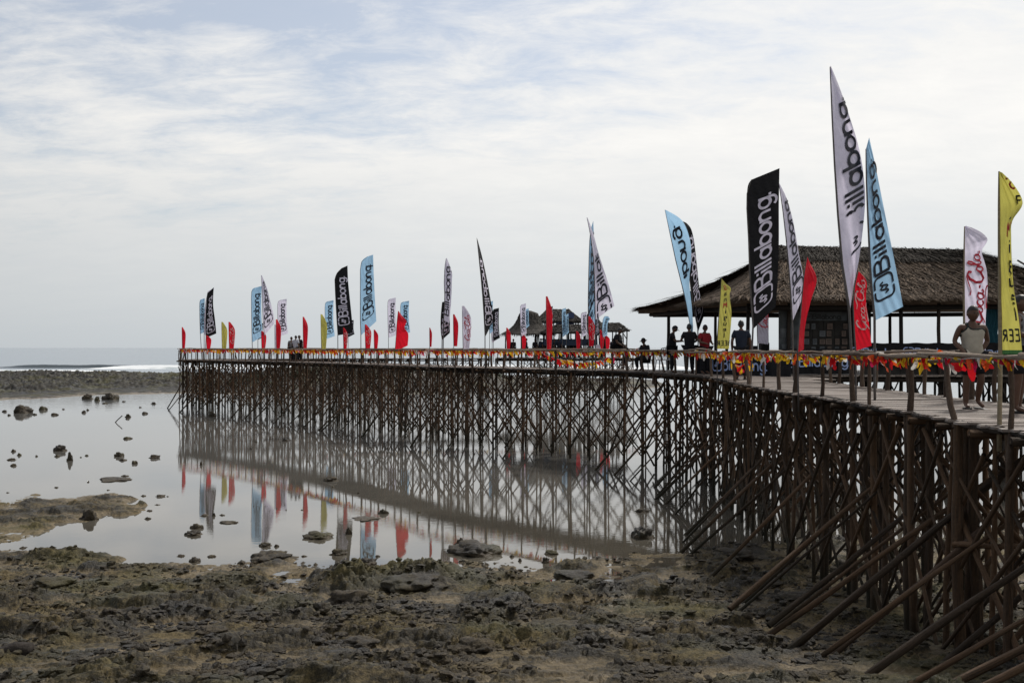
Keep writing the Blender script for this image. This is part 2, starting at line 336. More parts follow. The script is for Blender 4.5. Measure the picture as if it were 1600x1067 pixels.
MOUNDS = [(545, 922, 42, 20, .34), (650, 905, 60, 18, .30), (735, 858, 34, 10, .26), (900, 893, 40, 10, .22), (1120, 865, 35, 9, .22), (590, 955, 60, 14, .12),
          (100, 880, 90, 14, .10), (300, 890, 70, 10, .10), (880, 975, 60, 12, .18), (430, 868, 44, 9, .20), (770, 900, 60, 10, .12), (1010, 895, 35, 7, .16)]
Dv = [7.6]
while Dv[-1] < 34: Dv.append(Dv[-1] * 1.0027)
Dv = np.array(Dv); tv = np.linspace(-0.76, 0.82, 1250)
T, DD = np.meshgrid(tv, Dv); XX = T * DD
HH, RR_ = height(XX, DD, True); me = grid_mesh('reef_flat', XX, DD, HH, M_REEF)
at = me.attributes.new('hollow', 'FLOAT', 'POINT'); at.data.foreach_set('value', RR_.ravel().astype(np.float32))
tag(obj('ground', me), kind='structure')
# coarse sea bed to the horizon
mb = MB(); mb.add([(-9500, -50, -0.45), (9500, -50, -0.45), (9500, 17000, -0.45), (-9500, 17000, -0.45)], [(0, 1, 2, 3)])
tag(mb.build('sea_bed', simple('sea_bed_sand', (0.2, 0.18, 0.14))), kind='structure')

# far reef strip
def height2(X, D):
    px = 800 + X / D * F
    nb = np.interp(px, [-400, 0, 60, 150, 300, 420, 700, 960, 1100], [85, 86, 88, 95, 99, 98, 99, 106, 113])
    fb = np.interp(px, [-400, 0, 300, 700, 1000, 1100], [183, 177, 165, 148, 136, 118])
    base = np.clip(np.minimum(D - nb, (fb - D)) * 0.05, -0.3, 0.42) * ss(px, 1090, 990) - 0.3 * ss(px, 990, 1090)
    shelf = ss(D, nb + 7, nb + 16)
    base = np.where(base > 0, base * (0.25 + 0.75 * shelf), base)
    land = ss(base, -0.1, 0.25)
    mound = 1.45 * np.exp(-(((px - 470) / 95) ** 2) ** 1.3) * np.exp(-((D - 114) / 11) ** 2) + 1.45 * np.exp(-((px - 650) / 125) ** 4) * np.exp(-((D - 116) / 11) ** 2)
    mound = mound + 0.45 * np.exp(-((px - 110) / 90) ** 2) * np.exp(-((D - 138) / 16) ** 2)
    lump = fbm(X * 0.13, D * 0.35, 6, 51, 0.68) - 0.5
    fine = fbm(X * 1.8, D * 2.2, 4, 61, 0.65) - 0.5
    return base + mound + land * (1.1 * lump * (0.25 + shelf) + 0.7 * fine * (0.3 + shelf)) * (1 + 0.8 * mound)
Dv = np.linspace(80, 186, 330); tv = np.linspace(-0.75, 0.2, 800)
T, DD = np.meshgrid(tv, Dv); XX = T * DD
tag(obj('reef', grid_mesh('far_reef', XX, DD, height2(XX, DD), M_REEF2)), kind='structure')
# breaking wave
def wave(name, x0, x1, D, hgt, foam_from, seed):
    xs = np.arange(x0, x1, 0.6); ys = np.linspace(-3.5, 4.5, 24)
    Xw, Yw = np.meshgrid(xs, ys)
    crest = hgt * (0.45 + 0.75 * fbm(Xw * 0.06, Xw * 0, 3, seed)) * ss(Xw, x0, x0 + 12) * ss(-Xw, -x1, -x1 + 12)
    prof = np.where(Yw < 0, np.exp(-(Yw / 1.1) ** 2), np.exp(-(Yw / 2.4) ** 2))
    Z = crest * prof + 0.10 * (fbm(Xw * 1.5, Yw * 1.5, 3, seed + 3) - 0.5) * prof + 0.004 - 0.03 * (1 - prof)
    return obj(name, grid_mesh(name, Xw, Yw + D + 3 * (fbm(Xw * 0.03, Xw * 0, 2, seed + 9) - .5), Z, foam_from))
mfoam, t, b = mat('sea_foam'); b.inputs['Roughness'].default_value = 0.9
ge = N(t, 'ShaderNodeNewGeometry'); mp = N(t, 'ShaderNodeMapping'); mp.inputs['Scale'].default_value = (0.12, 0.6, 1.2); L(t, ge.outputs['Position'], mp.inputs[0])
nn = N(t, 'ShaderNodeTexNoise', i_Scale=1.0, i_Detail=6.0); L(t, mp.outputs[0], nn.inputs['Vector'])
L(t, ramp(t, nn.outputs[0], [(0.36, (0.30, 0.36, 0.38)), (0.46, (0.85, 0.87, 0.88))]), b.inputs['Base Color'])
mface = simple('wave_face_water', (0.035, 0.05, 0.055), 0.25, 0.5)
tag(wave('breaking_wave', -92, 42, 214, 0.95, mfoam, 5), 'long white breaking wave along the outer reef', 'wave')
tag(wave('swell', -118, -74, 222, 0.85, mface, 15), 'dark unbroken swell left of the white breaker', 'wave')
tag(wave('surf_line', -125, -74, 192, 0.25, mfoam, 25), 'thin low foam line in front of the dark swell', 'wave')

# shrub leaves on the reef mound
def leaf_cloud(name, pts, n, size, m, label, cat, parent=None):
    rng = np.random.default_rng(hash(name) % 1000 + len(pts)); v = []; f = []
    for (c, r) in pts:
        c = np.array(c); k = int(n * r[0] * r[2])
        for _ in range(k):
            d = rng.normal(size=3); d /= np.linalg.norm(d); rad = rng.uniform(0.45, 1.0) ** 0.5
            p = c + d * np.array(r) * rad * rng.uniform(.75, 1.12)
            if p[2] < 0.05: continue
            a = rng.normal(size=3); a /= np.linalg.norm(a); bb = np.cross(a, rng.normal(size=3)); bb /= np.linalg.norm(bb)
            s = size * rng.uniform(.6, 1.4); i = len(v)
            v += [tuple(p - a * s), tuple(p + bb * s * .45), tuple(p + a * s), tuple(p - bb * s * .45)]; f.append((i, i + 1, i + 2, i + 3))
    me = bpy.data.meshes.new(name); me.from_pydata(v, [], f); me.materials.append(m)
    o = obj(name, me)
    if label: tag(o, label, cat)
    return o
mleaf, t, b = mat('coastal_shrub_leaf'); b.inputs['Roughness'].default_value = 0.6
ge = N(t, 'ShaderNodeNewGeometry'); nn = N(t, 'ShaderNodeTexNoise', i_Scale=1.6, i_Detail=5.0); L(t, ge.outputs['Position'], nn.inputs['Vector'])
L(t, ramp(t, nn.outputs[0], [(0.35, (0.022, 0.030, 0.014)), (0.55, (0.055, 0.062, 0.030)), (0.7, (0.085, 0.085, 0.045))]), b.inputs['Base Color'])
rs = random.Random(3)
for (x0, x1, D, hh, lab) in [(378, 450, 109, 1.3, 'low dark green shrub at the left end of the reef mound'),
                             (440, 520, 111, 1.85, 'tallest green shrub on the reef mound behind the pier'),
                             (515, 600, 112, 1.7, 'grey-green shrub in the middle of the reef mound'),
                             (590, 690, 114, 1.6, 'broad dark shrub right of the middle of the reef mound'),
                             (680, 790, 115, 1.5, 'dark shrub at the right end of the reef mound'),
                             (85, 150, 138, 0.35, 'patch of bright green shore plants on the far reef at the left')]:
    pts = []
    for k in range(12):
        px = rs.uniform(x0, x1); e = 1 - abs((px - (x0 + x1) / 2) / ((x1 - x0) / 2 + 12)) ** 2
        pts.append((((px - 800) / F * D, D + rs.uniform(-3, 3), 0.25 + hh * 0.62 * e * rs.uniform(0.8, 1.0) if x0 > 200 else 0.75), (rs.uniform(1.0, 1.8), 1.5, hh * rs.uniform(.45, .65))))
    leaf_cloud('coastal_shrub', pts, 330 if x0 > 200 else 500, 0.13, mleaf, lab, 'shrub')

# ---------------------------------------------------------------- rocks standing in the shallow water
ROCKM = []
for k in range(8):
    bm = bmesh.new(); bmesh.ops.create_icosphere(bm, subdivisions=4, radius=1)
    for v in bm.verts:
        p = v.co.copy(); q = p * 1.3 + Vector((k * 9.1, k * 3.7, 1))
        d = mnoise.fractal(q, 0.9, 2.1, 5) * 0.42 + mnoise.cell(q * 1.8) * 0.10 - abs(mnoise.noise(q * 3.1)) * 0.25
        v.co = p * (1 + d); v.co.z *= 0.8
    me = bpy.data.meshes.new('rock'); bm.to_mesh(me); bm.free(); me.materials.append(M_ROCK)
    me.polygons.foreach_set('use_smooth', [True] * len(me.polygons)); ROCKM.append(me)
G_LAG = 'small rocks scattered in the still lagoon'
rk = random.Random(11)
def rock(px, py, w, h, label=None, group=None, sq=1.0):
    D = CZ * F / (py + 0.35 * h - 543)
    s = D / F
    o = obj('rock', ROCKM[rk.randrange(8)])
    ww = w * s / 2 * .86; hh = h * s * .85
    o.location = ((px - 800) * s, D, hh * -0.02 - .01); o.scale = (ww, ww * rk.uniform(.7, 1.1), max(hh * 1.3, 0.03)); o.rotation_euler.z = 0.0
    o.rotation_euler.z = rk.uniform(-.3, .3)
    where = ('small dark rock among the scatter nearest the far shore of the lagoon' if py < 665 else 'small dark rock in the cluster at the left edge of the lagoon' if px < 70 and py < 740 else 'small dark rock in the open middle of the left lagoon' if py < 735 and px < 280 else 'tiny rock in the water just behind the mud bank tip' if px < 280 and py < 815 else 'small rock close to the foreground shoreline' if py > 845 else 'small rock among the reflections of the pier and flags')
    tag(o, label or where, 'rock', None if label else where.replace('small dark rock', 'rocks').replace('small rock', 'rocks').replace('tiny rock', 'rocks'))
rock(35, 640, 28, 14, 'largest of the dark rocks near the far left shore of the lagoon')
rock(67, 638, 13, 7, 'pointed dark rock just right of the largest far left rock')
rock(94, 700, 23, 12, 'wide dark rock left of centre in the open lagoon, beside an upright one')
rock(109, 715, 12, 13, 'upright pointed dark rock right below the wide lagoon rock')
rock(186, 710, 15, 8, 'brownish domed rock in the middle of the left lagoon')
rock(241, 713, 19, 6, 'low oval dark rock nearest the pier side of the left lagoon')
rock(199, 684, 14, 4, 'flat dark rock alone in the upper middle of the lagoon')
rock(139, 806, 32, 16, 'tan brown boulder reflected in the water beside the mud bank tip')
rock(307, 822, 22, 8, 'curved upper half of a pair of flat mid-lagoon rocks'); rock(303, 832, 30, 9, 'lower half of a pair of flat mid-lagoon rocks')
rock(359, 815, 32, 4, 'thin flat tan rock right of the paired mid-lagoon rocks')
rock(415, 850, 22, 8, 'dark flat rock below the reflection of the blue and white flags')
rock(168, 873, 23, 8, 'rounded brown rock close to the foreground shore at the left')
rock(304, 874, 18, 8, 'small tan hump against the foreground shoreline')
rock(427, 868, 84, 15, 'large flat tan rock slab on the foreground shoreline')
rock(497, 836, 46, 11, 'flat brown rock left of the red and blue flag reflections')
rock(545, 830, 12, 12, 'small upright dark rock amid the black flag reflection')
rock(528, 862, 32, 10, 'brown rock in the foreground puddle edge below the black flag reflection')
rock(573, 877, 36, 12, 'domed brown rock at the shore below the blue flag reflection')
rock(599, 799, 18, 8, 'smooth dark oval rock alone by the red flag reflection')
rock(574, 809, 52, 4, 'long thin rock bar crossing the red flag reflection')
rock(740, 857, 86, 20, 'long rugged rock in the water at mid-foreground'); rock(722, 848, 26, 15, 'small pointed rock on top of the long rugged mid-foreground rock')
rock(1005, 832, 40, 22, 'dark round rock under the pier in the dim water'); rock(1003, 797, 22, 6, 'low dark rock under the pier behind the round one')
rock(517, 748, 26, 9, 'dark rock on the line of the reflected deck edge')
rock(331, 648, 16, 8, 'dark rock at the foot of the leftmost pier pilings'); rock(445, 687, 9, 6)
rock(314, 724, 5, 7, 'tiny upright rock left of the white and black flag reflection')
rock(319, 804, 13, 4); rock(334, 804, 7, 5); rock(347, 804, 9, 3); rock(432, 852, 8, 5)
rock(182, 748, 58, 4, 'long thin strip of rock barely above the lagoon'); rock(195, 743, 12, 3)
for a in [(7, 642, 9, 4), (14, 648, 5, 3), (21, 704, 9, 4), (30, 710, 9, 4), (18, 717, 16, 4), (21, 726, 11, 5), (57, 712, 4, 3), (89, 712, 8, 4), (135, 711, 7, 3), (126, 714, 4, 2),
          (85, 647, 12, 4), (54, 647, 7, 3), (99, 639, 4, 2), (131, 643, 8, 5), (137, 640, 5, 3), (200, 650, 11, 5), (198, 654, 6, 2), (226, 645, 9, 4), (240, 630, 9, 3), (219, 636, 4, 2),
          (193, 627, 7, 2), (164, 630, 10, 2), (192, 718, 15, 3), (211, 722, 10, 6), (88, 761, 9, 2), (138, 752, 4, 3), (224, 774, 8, 3), (250, 774, 17, 4), (262, 775, 5, 2), (246, 788, 9, 2),
          (233, 797, 11, 3), (231, 809, 11, 4), (169, 765, 5, 2), (196, 774, 8, 2), (282, 867, 15, 4), (331, 868, 17, 4), (475, 868, 10, 3), (432, 794, 4, 2), (447, 796, 3, 2), (472, 796, 5, 2),
          (12, 769, 6, 2), (560, 770, 5, 3), (480, 720, 6, 3), (400, 690, 6, 3), (655, 800, 5, 3), (520, 760, 5, 3), (392, 701, 6, 3), (114, 868, 7, 5), (590, 868, 8, 4), (800, 868, 8, 5), (812, 874, 7, 6), (860, 862, 26, 8), (852, 875, 14, 10)]:
    rock(*a)
rock(137, 620, 18, 10, 'dark block at the near edge of the far reef, left of three'); rock(152, 623, 9, 9, 'small dark block at the near edge of the far reef, middle of three')
rock(172, 620, 26, 12, 'widest dark block at the near edge of the far reef, right of three')
for k, (px, py, w, h, lab) in enumerate([(500, 950, 32, 26, 'round dark rock in the left middle of the foreground reef'), (745, 1003, 56, 34, 'knobbly dark rock in the lower middle of the foreground'),
        (545, 925, 74, 36, 'big mossy boulder on the foreground reef near the shoreline'), (650, 905, 96, 34, 'broad rough boulder right of the mossy boulder'),
        (1190, 905, 60, 22, 'dark rock among the feet of the raking braces'), (900, 893, 60, 22, 'rock hump beside the small bright puddle'),
        (560, 1000, 60, 22, 'yellow-green algae covered stone in the lower foreground'), (880, 965, 90, 18, 'long flat ledge of rock in the foreground'),
        (1240, 930, 80, 26, 'low dark boulder between the near pilings'), (1150, 862, 60, 22, 'square dark rock at the water edge under the pier'),
        (1330, 880, 60, 26, 'dark rock behind the near pilings'), (1460, 945, 60, 24, 'brown rock beside the thick clustered piling'), (330, 985, 44, 16, 'small reef knob in the left foreground'),
        (90, 905, 60, 22, 'dark lump on the shore at the far left'), (1010, 985, 50, 18, 'flat stone in the lower right middle of the foreground')]):
    D = CZ * F / (py + h * .4 - 543)
    for _ in range(6):
        x_ = (px - 800) / F * D; D += 0.6 * ((CZ - float(height(np.array([x_]), np.array([D]))[0])) * F / (py + h * .4 - 543) - D)
    s = D / F
    o = obj('rock', ROCKM[k % 8]); o.location = ((px - 800) * s, D, float(height(np.array([(px - 800) * s]), np.array([D]))[0]) + h * s * 0.05)
    o.scale = (w * s / 2, w * s / 2 * .9, h * s * 0.62); o.rotation_euler.z = rk.uniform(0, .6); tag(o, lab, 'rock')
# loose stones and rubble on the reef flat
rng = np.random.default_rng(5); V = []; Fc = []
base_v = np.array([v.co[:] for v in ROCKM[0].vertices])
bm = bmesh.new(); bmesh.ops.create_icosphere(bm, subdivisions=1, radius=1); bm.verts.ensure_lookup_table()
iv = np.array([v.co[:] for v in bm.verts]); ifc = [tuple(v.index for v in f.verts) for f in bm.faces]; bm.free()
cnt = 0
tt = rng.uniform(-.62, .62, 60000); dd = 9.5 * np.exp(rng.uniform(0, .92, 60000)); xx = tt * dd; hh = height(xx, dd)
clump = fbm(xx * 1.3, dd * 1.7, 3, 71)
for X, D, z, cl in zip(xx, dd, hh, clump):
    if z < -0.04 or cl < 0.47: continue
    s = 0.010 + 0.055 * rng.random() ** 4
    k = len(V); q = iv * (1 + rng.normal(0, .22, (12, 1))) * np.array([s * rng.uniform(.8, 1.6), s * rng.uniform(.8, 1.5), s * rng.uniform(.4, 1.0)])
    V.extend(map(tuple, q + np.array([X, D, z + s * .15]))); Fc.extend([(a + k, b2 + k, c + k) for a, b2, c in ifc]); cnt += 1
me = bpy.data.meshes.new('coral_rubble'); me.from_pydata(V, [], Fc); me.materials.append(M_ROCK)
tag(obj('coral_rubble', me), 'broken coral rubble strewn over the foreground reef flat', 'rubble', kind='stuff')
# drift log at bottom left, stick in the lagoon
mb = MB(); mb.tube([P(-60, 1040, 11.6), P(-10, 1026, 11.7), P(25, 1014, 11.8), P(47, 1016, 11.8)], [.07, .075, .095, .10], 10)
tag(mb.build('drift_log', M_DARKW, None, True), 'dark broken log end lying at the bottom left edge', 'log')
mb = MB(); a = P(178, 643, 60.5); a.z = -0.1; mb.tube([a, a + Vector((.22, 0, .25)), a + Vector((.5, 0, .5))], .03, 6)
tag(mb.build('stick', M_DARKW), 'bent stick standing in the far lagoon', 'stick')
# ---------------------------------------------------------------- logs
LOGM = {}
def log_mesh(m, v):
    key = (m.name, v)
    if key not in LOGM:
        r = random.Random(v * 31 + 5); pts = []; rs = []; n = 8
        ph = r.uniform(0, 6); am = r.uniform(.1, .55) if v < 7 else r.uniform(.5, 1.1); kn = .09 if v < 7 else .22
        for i in range(n):
            t = i / (n - 1)
            pts.append((am * math.sin(t * 5 + ph) * math.sin(PI * t) + r.uniform(-.12, .12), am * math.cos(t * 4.1 + ph) * math.sin(PI * t) + r.uniform(-.12, .12), t))
            rs.append(1.08 - 0.22 * t + r.uniform(-kn, kn))
        mb = MB(); k0 = 0; nn = 7
        for p, q in zip(pts, rs): mb.v.extend([(p[0] + q * math.cos(2 * PI * k / nn), p[1] + q * math.sin(2 * PI * k / nn), p[2]) for k in range(nn)])
        for i in range(n - 1):
            for k in range(nn): mb.f.append((i * nn + k, i * nn + (k + 1) % nn, (i + 1) * nn + (k + 1) % nn, (i + 1) * nn + k))
        mb.f.append(tuple(reversed(range(nn)))); mb.f.append(tuple((n - 1) * nn + k for k in range(nn)))
        LOGM[key] = mb.mesh('pole', m, True)
    return LOGM[key]
def log_mw(a, b, r, roll=0.0):
    a = Vector(a); d = Vector(b) - a
    return Matrix.Translation(a) @ (d.to_track_quat('Z', 'Y') @ Quaternion((0, 0, 1), roll)).to_matrix().to_4x4() @ Matrix.Diagonal((r, r, d.length, 1))
lr = random.Random(2)
def log(name, a, b, r, m, parent): return obj(name, log_mesh(m, lr.randrange(7) + (7 if name == 'hand_rail' else 0)), parent, log_mw(a, b, r, lr.uniform(0, 6)))
class Quota:
    """first LIMIT pieces of a kind become parts, the rest go to one stuff mesh"""
    def __init__(s, parent, m, limit=300): s.p = parent; s.m = m; s.n = {}; s.rest = {}; s.limit = limit
    def log(s, name, a, b, r, m=None):
        m = m or s.m; s.n[name] = s.n.get(name, 0) + 1
        if s.n[name] <= s.limit: return log(name, a, b, r, m, s.p)
        mb = s.rest.setdefault((name, m.name), (MB(), m))[0]
        a = Vector(a); b = Vector(b); mid = (a + b) / 2 + Vector((lr.uniform(-1, 1), lr.uniform(-1, 1), 0)) * r * .6
        mb.tube([a, mid, b], [r * 1.05, r, r * .85], 6, False)
    def finish(s, words):
        for (name, mn), (mb, m) in s.rest.items():
            tag(mb.build(words.get(name, name + '_mass'), m, s.p, True), kind='stuff')

# ---------------------------------------------------------------- path tools
def dense(pts, step=0.1):
    pts = [Vector((*p, 0)) for p in pts]; out = []
    ext = [pts[0] * 2 - pts[1]] + pts + [pts[-1] * 2 - pts[-2]]
    for i in range(1, len(ext) - 2):
        p0, p1, p2, p3 = ext[i - 1:i + 3]; n = max(2, int((p2 - p1).length / step))
        for k in range(n):
            t = k / n
            out.append(0.5 * ((2 * p1) + (p2 - p0) * t + (2 * p0 - 5 * p1 + 4 * p2 - p3) * t * t + (3 * p1 - p0 - 3 * p2 + p3) * t ** 3))
    out.append(pts[-1]); return out
class Path:
    def __init__(s, pts, side=1):
        s.p = dense(pts); s.c = [0.0]; s.side = side
        for a, b in zip(s.p, s.p[1:]): s.c.append(s.c[-1] + (b - a).length)
        s.len = s.c[-1]
    def at(s, d, off=0.0, z=0.0):
        d = min(max(d, 0), s.len); i = int(np.searchsorted(s.c, d)) ; i = min(max(i, 1), len(s.p) - 1)
        t = (d - s.c[i - 1]) / max(s.c[i] - s.c[i - 1], 1e-6); q = s.p[i - 1].lerp(s.p[i], t)
        a = s.p[max(i - 4, 0)]; b = s.p[min(i + 3, len(s.p) - 1)]; tn = (b - a).normalized(); n = Vector((tn.y, -tn.x, 0)) * s.side
        q = q + n * off; q.z = z; return q
    def tan(s, d):
        return (s.at(d + .3) - s.at(d - .3)).normalized()
PIER = Path([(5.45, 5.5), (5.5, 10.8), (5.62, 14.1), (5.68, 16.6), (5.62, 19.4), (5.68, 22.2), (5.9, 26.4), (6.15, 30), (6.0, 33.5), (4.9, 37.6), (2.9, 40.2), (1.3, 41.8), (-1.07, 44.3), (-3.95, 47.3), (-6.6, 52), (-11.3, 59), (-16.6, 66), (-24.4, 74)])
ARM = Path([(-23.6, 75.8), (-18.1, 79), (-14.6, 81.3), (-10, 83), (-5.5, 84), (-1.7, 84.6)], -1)
PLAT = Path([(-1.4, 85), (5, 85), (10.6, 85)], -1)
def ground_z(p): 
    return float(height(np.array([p.x]), np.array([p.y]))[0]) if 7.6 < p.y < 33 else -0.4
PLM = {}
def plank_mesh(v):
    if v not in PLM:
        r = random.Random(v + 90); mb = MB(); n = 5
        for i in range(n):
            t = i / (n - 1) - .5; y = r.uniform(-.06, .06); w0 = .5 + r.uniform(-.07, .07); z = r.uniform(-.12, .12)
            mb.v += [(t, y - w0, z - .5), (t, y + w0, z - .5), (t, y + w0 * .94, z + .5), (t, y - w0 * .94, z + .5)]
        for i in range(n - 1):
            for k in range(4): mb.f.append((i * 4 + k, i * 4 + (k + 1) % 4, (i + 1) * 4 + (k + 1) % 4, (i + 1) * 4 + k))
        mb.f += [(3, 2, 1, 0), tuple(range((n - 1) * 4, n * 4))]
        PLM[v] = mb.mesh('deck_slat', M_PLANK)
    return PLM[v]

def build_pier(root, path, width, sp, mats, rakers=True, back_rail=None, front_rail=True, rail_sp=1.0, plank_w=0.115, posts_vary=True, seed=1, rail_posts_at=None, dense_near=False, rk_out=2.0, pile_r=0.038):
    r = random.Random(seed); M1, M2 = mats; q = Quota(root, M1)
    S = []; d = 0.0
    while d < path.len: S.append(d); d += sp * r.uniform(.88, 1.12) * (1.02 if dense_near and d < 20 else 1)
    offs = [0.10, width * .5, width - .10]
    rows = []
    for d in S:
        row = []
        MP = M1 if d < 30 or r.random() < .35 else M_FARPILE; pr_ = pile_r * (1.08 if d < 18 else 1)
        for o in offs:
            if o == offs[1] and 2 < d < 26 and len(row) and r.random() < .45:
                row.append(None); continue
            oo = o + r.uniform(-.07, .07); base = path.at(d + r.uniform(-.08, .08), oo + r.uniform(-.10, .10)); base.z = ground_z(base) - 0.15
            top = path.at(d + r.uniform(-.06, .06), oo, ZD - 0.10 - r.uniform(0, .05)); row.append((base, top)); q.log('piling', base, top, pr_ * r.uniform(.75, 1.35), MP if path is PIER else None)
        rows.append(row)
        # cap beam under the slats
        q.log('cap_beam', path.at(d, -.16, ZD - .12), path.at(d, width + .16, ZD - .12), .048)
    def low(b, z): return Vector((b.x, b.y, max(b.z + .1, z)))
    def between(row, k, z):
        a, b = row[k]; t = (z - a.z) / (b.z - a.z); return a.lerp(b, min(max(t, 0), 1))
    n = len(rows)
    for i in range(n):
        if S[i] > 48 and i % 5 in (1, 3): continue
        j = min(i + max(2, round(2.9 / sp)), n - 1)
        if j > i:
            for k, sg in ((0, -1), (2, 1)):
                nrm = (path.at(S[i], 1) - path.at(S[i], 0)) * sg * .07
                z0 = r.uniform(.15, .6) ; z1 = ZD - r.uniform(.2, .55)
                q.log('diagonal_brace', between(rows[i], k, z0) + nrm, between(rows[j], k, z1) + nrm, .027 * r.uniform(.75, 1.35))
                if (i + k) % 5 != 4: q.log('diagonal_brace', between(rows[i], k, z1) + nrm * 1.8, between(rows[j], k, z0) + nrm * 1.8, .027 * r.uniform(.75, 1.35))
        if rakers and r.random() < (.55 if S[i] > 20 else .62):
            ft = path.at(S[i] + r.uniform(-.15, .15), -rk_out * r.uniform(.85, 1.12)); ft.z = ground_z(ft) - .10 if ft.y < 33 else -.15
            tp = path.at(S[i] + r.uniform(-.2, .2), width * r.uniform(.35, .8), ZD - r.uniform(.3, .8))
            q.log('raking_brace', ft, tp, .032 * r.uniform(.7, 1.5))
            if r.random() < .5:
                ft = path.at(S[i] + r.uniform(-.15, .15), width + 1.9 * r.uniform(.8, 1.1)); ft.z = (ground_z(ft) - .1) if ft.y < 33 else -.15
                q.log('raking_brace', ft, path.at(S[i], width * .2, ZD - .5), .033)
        # transverse X
        if r.random() < (1 if S[i] < 22 else .85): q.log('cross_brace', between(rows[i], 0, r.uniform(.2, .7)) + Vector((0, .06, 0)), between(rows[i], 2, ZD - r.uniform(.2, .7)) + Vector((0, .06, 0)), .028 * r.uniform(.75, 1.4))
        if r.random() < .7: q.log('cross_brace', between(rows[i], 2, r.uniform(.2, .7)) - Vector((0, .06, 0)), between(rows[i], 0, ZD - r.uniform(.2, .7)) - Vector((0, .06, 0)), .028 * r.uniform(.75, 1.4))
    # stringers along the deck, lapped end to end
    for off, zz, rr in ((0.0, ZD - .055, .045), (width, ZD - .055, .045), (.35, ZD - .20, .05), (width - .35, ZD - .20, .05)):
        d = 0.0
        while d < path.len - .3:
            e = min(d + 3.0 * r.uniform(.8, 1.2), path.len)
            q.log('stringer', path.at(d - .1, off, zz + r.uniform(-.02, .02)), path.at(e + .15, off + r.uniform(-.03, .03), zz + r.uniform(-.02, .02)), rr * r.uniform(.85, 1.2), M2)
            d = e
    # deck slats
    d = 0.03; cnt = 0; rest = MB()
    while d < path.len - .05:
        w = plank_w * r.uniform(.72, 1.2); c = path.at(d + w / 2, width / 2 + r.uniform(-.05, .05), ZD - .016 + r.uniform(-.006, .006)); tn = path.tan(d)
        nrm = Vector((tn.y, -tn.x, 0)); rot = Matrix((nrm, tn, Vector((0, 0, 1)))).transposed().to_4x4() @ Matrix.Rotation(r.uniform(-.02, .02), 4, 'Z') @ Matrix.Rotation(r.uniform(-.006, .006), 4, 'Y')
        mw = Matrix.Translation(c) @ rot @ Matrix.Diagonal((width + .16 + r.uniform(-.1, .16), w, .028, 1))
        if cnt < 300: obj('deck_slat', plank_mesh(r.randrange(9)), root, mw)
        else: rest.box(c, (1, 1, 1), M=(mw.to_3x3()))
        cnt += 1; d += w + r.uniform(.008, .036)
    if rest.v: tag(rest.build('far_deck_slats', M_PLANK, root), kind='stuff')
    # rails
    def rail(off, d0, d1, sp_, posts=None, double=True, rr=.030):
        ds = []
        if posts: ds = [x for x in posts]
        d = posts[-1] + sp_ if posts else d0 + .2
        while d < d1: ds.append(d); d += sp_ * r.uniform(.8, 1.25)
        for d in ds:
            lean = r.choice([0, 0, 0, .12, -.12, .3]) if r.random() < .35 else 0
            q.log('rail_post', path.at(d, off, ZD - .45 if lean == 0 else ZD - .1), path.at(d + lean * 1.1, off + r.uniform(-.03, .03), ZR - r.uniform(-.01, .08)), .040 * r.uniform(.75, 1.35), M_POST)
        for lay in range(2 if double else 1):
            d = d0 + lay * 1.1
            while d < d1:
                e = min(d + 2.6 * r.uniform(.75, 1.3), d1)
                if e - d > .3: q.log('hand_rail', path.at(d - .2, off + .05 * lay - .05, ZR + r.uniform(-.025, .03) - lay * .05), path.at(e + .2, off + .05 * lay - .05 + r.uniform(-.02, .02), ZR + r.uniform(-.025, .03) - lay * .05), rr * r.uniform(.8, 1.25), M_RAIL)
                d = e
    if front_rail: rail(-.04, 0, path.len, rail_sp, rail_posts_at)
    for (a, b) in (back_rail or []): rail(width + .04, a, b, rail_sp)
    q.finish({'piling': 'far_pilings', 'diagonal_brace': 'far_diagonal_braces', 'cross_brace': 'far_cross_braces', 'raking_brace': 'far_raking_braces', 'rail_post': 'far_rail_posts', 'hand_rail': 'far_hand_rails'})
    return rows, S
def near_s(y):   # path distance where the near pier passes depth y
    i = min(range(len(PIER.p)), key=lambda k: abs(PIER.p[k].y - y)); return PIER.c[i]
def s_of_px(path, px):
    i = min(range(len(path.p)), key=lambda k: abs(800 + path.p[k].x / path.p[k].y * F - px)); return path.c[i]
pier = empty('pier', (5.45, 5.5, 0), 'long crooked wooden footbridge pier on pole stilts running from right foreground to far left corner', 'pier')
posts = [near_s(y) for y in (8.2, 9.6)] + [s_of_px(PIER, x) for x in (1580, 1500, 1427, 1363, 1335, 1286, 1245, 1220, 1197, 1173, 1151, 1132, 1113, 1090)]
posts = [x for i, x in enumerate(posts) if i == 0 or x > posts[i - 1] + .1]
build_pier(pier, PIER, 2.2, 0.92, (M_PILE, M_DARKW), back_rail=[(0, near_s(26)), (near_s(40), PIER.len)], rail_sp=.95, seed=4, dense_near=True, rail_posts_at=posts)
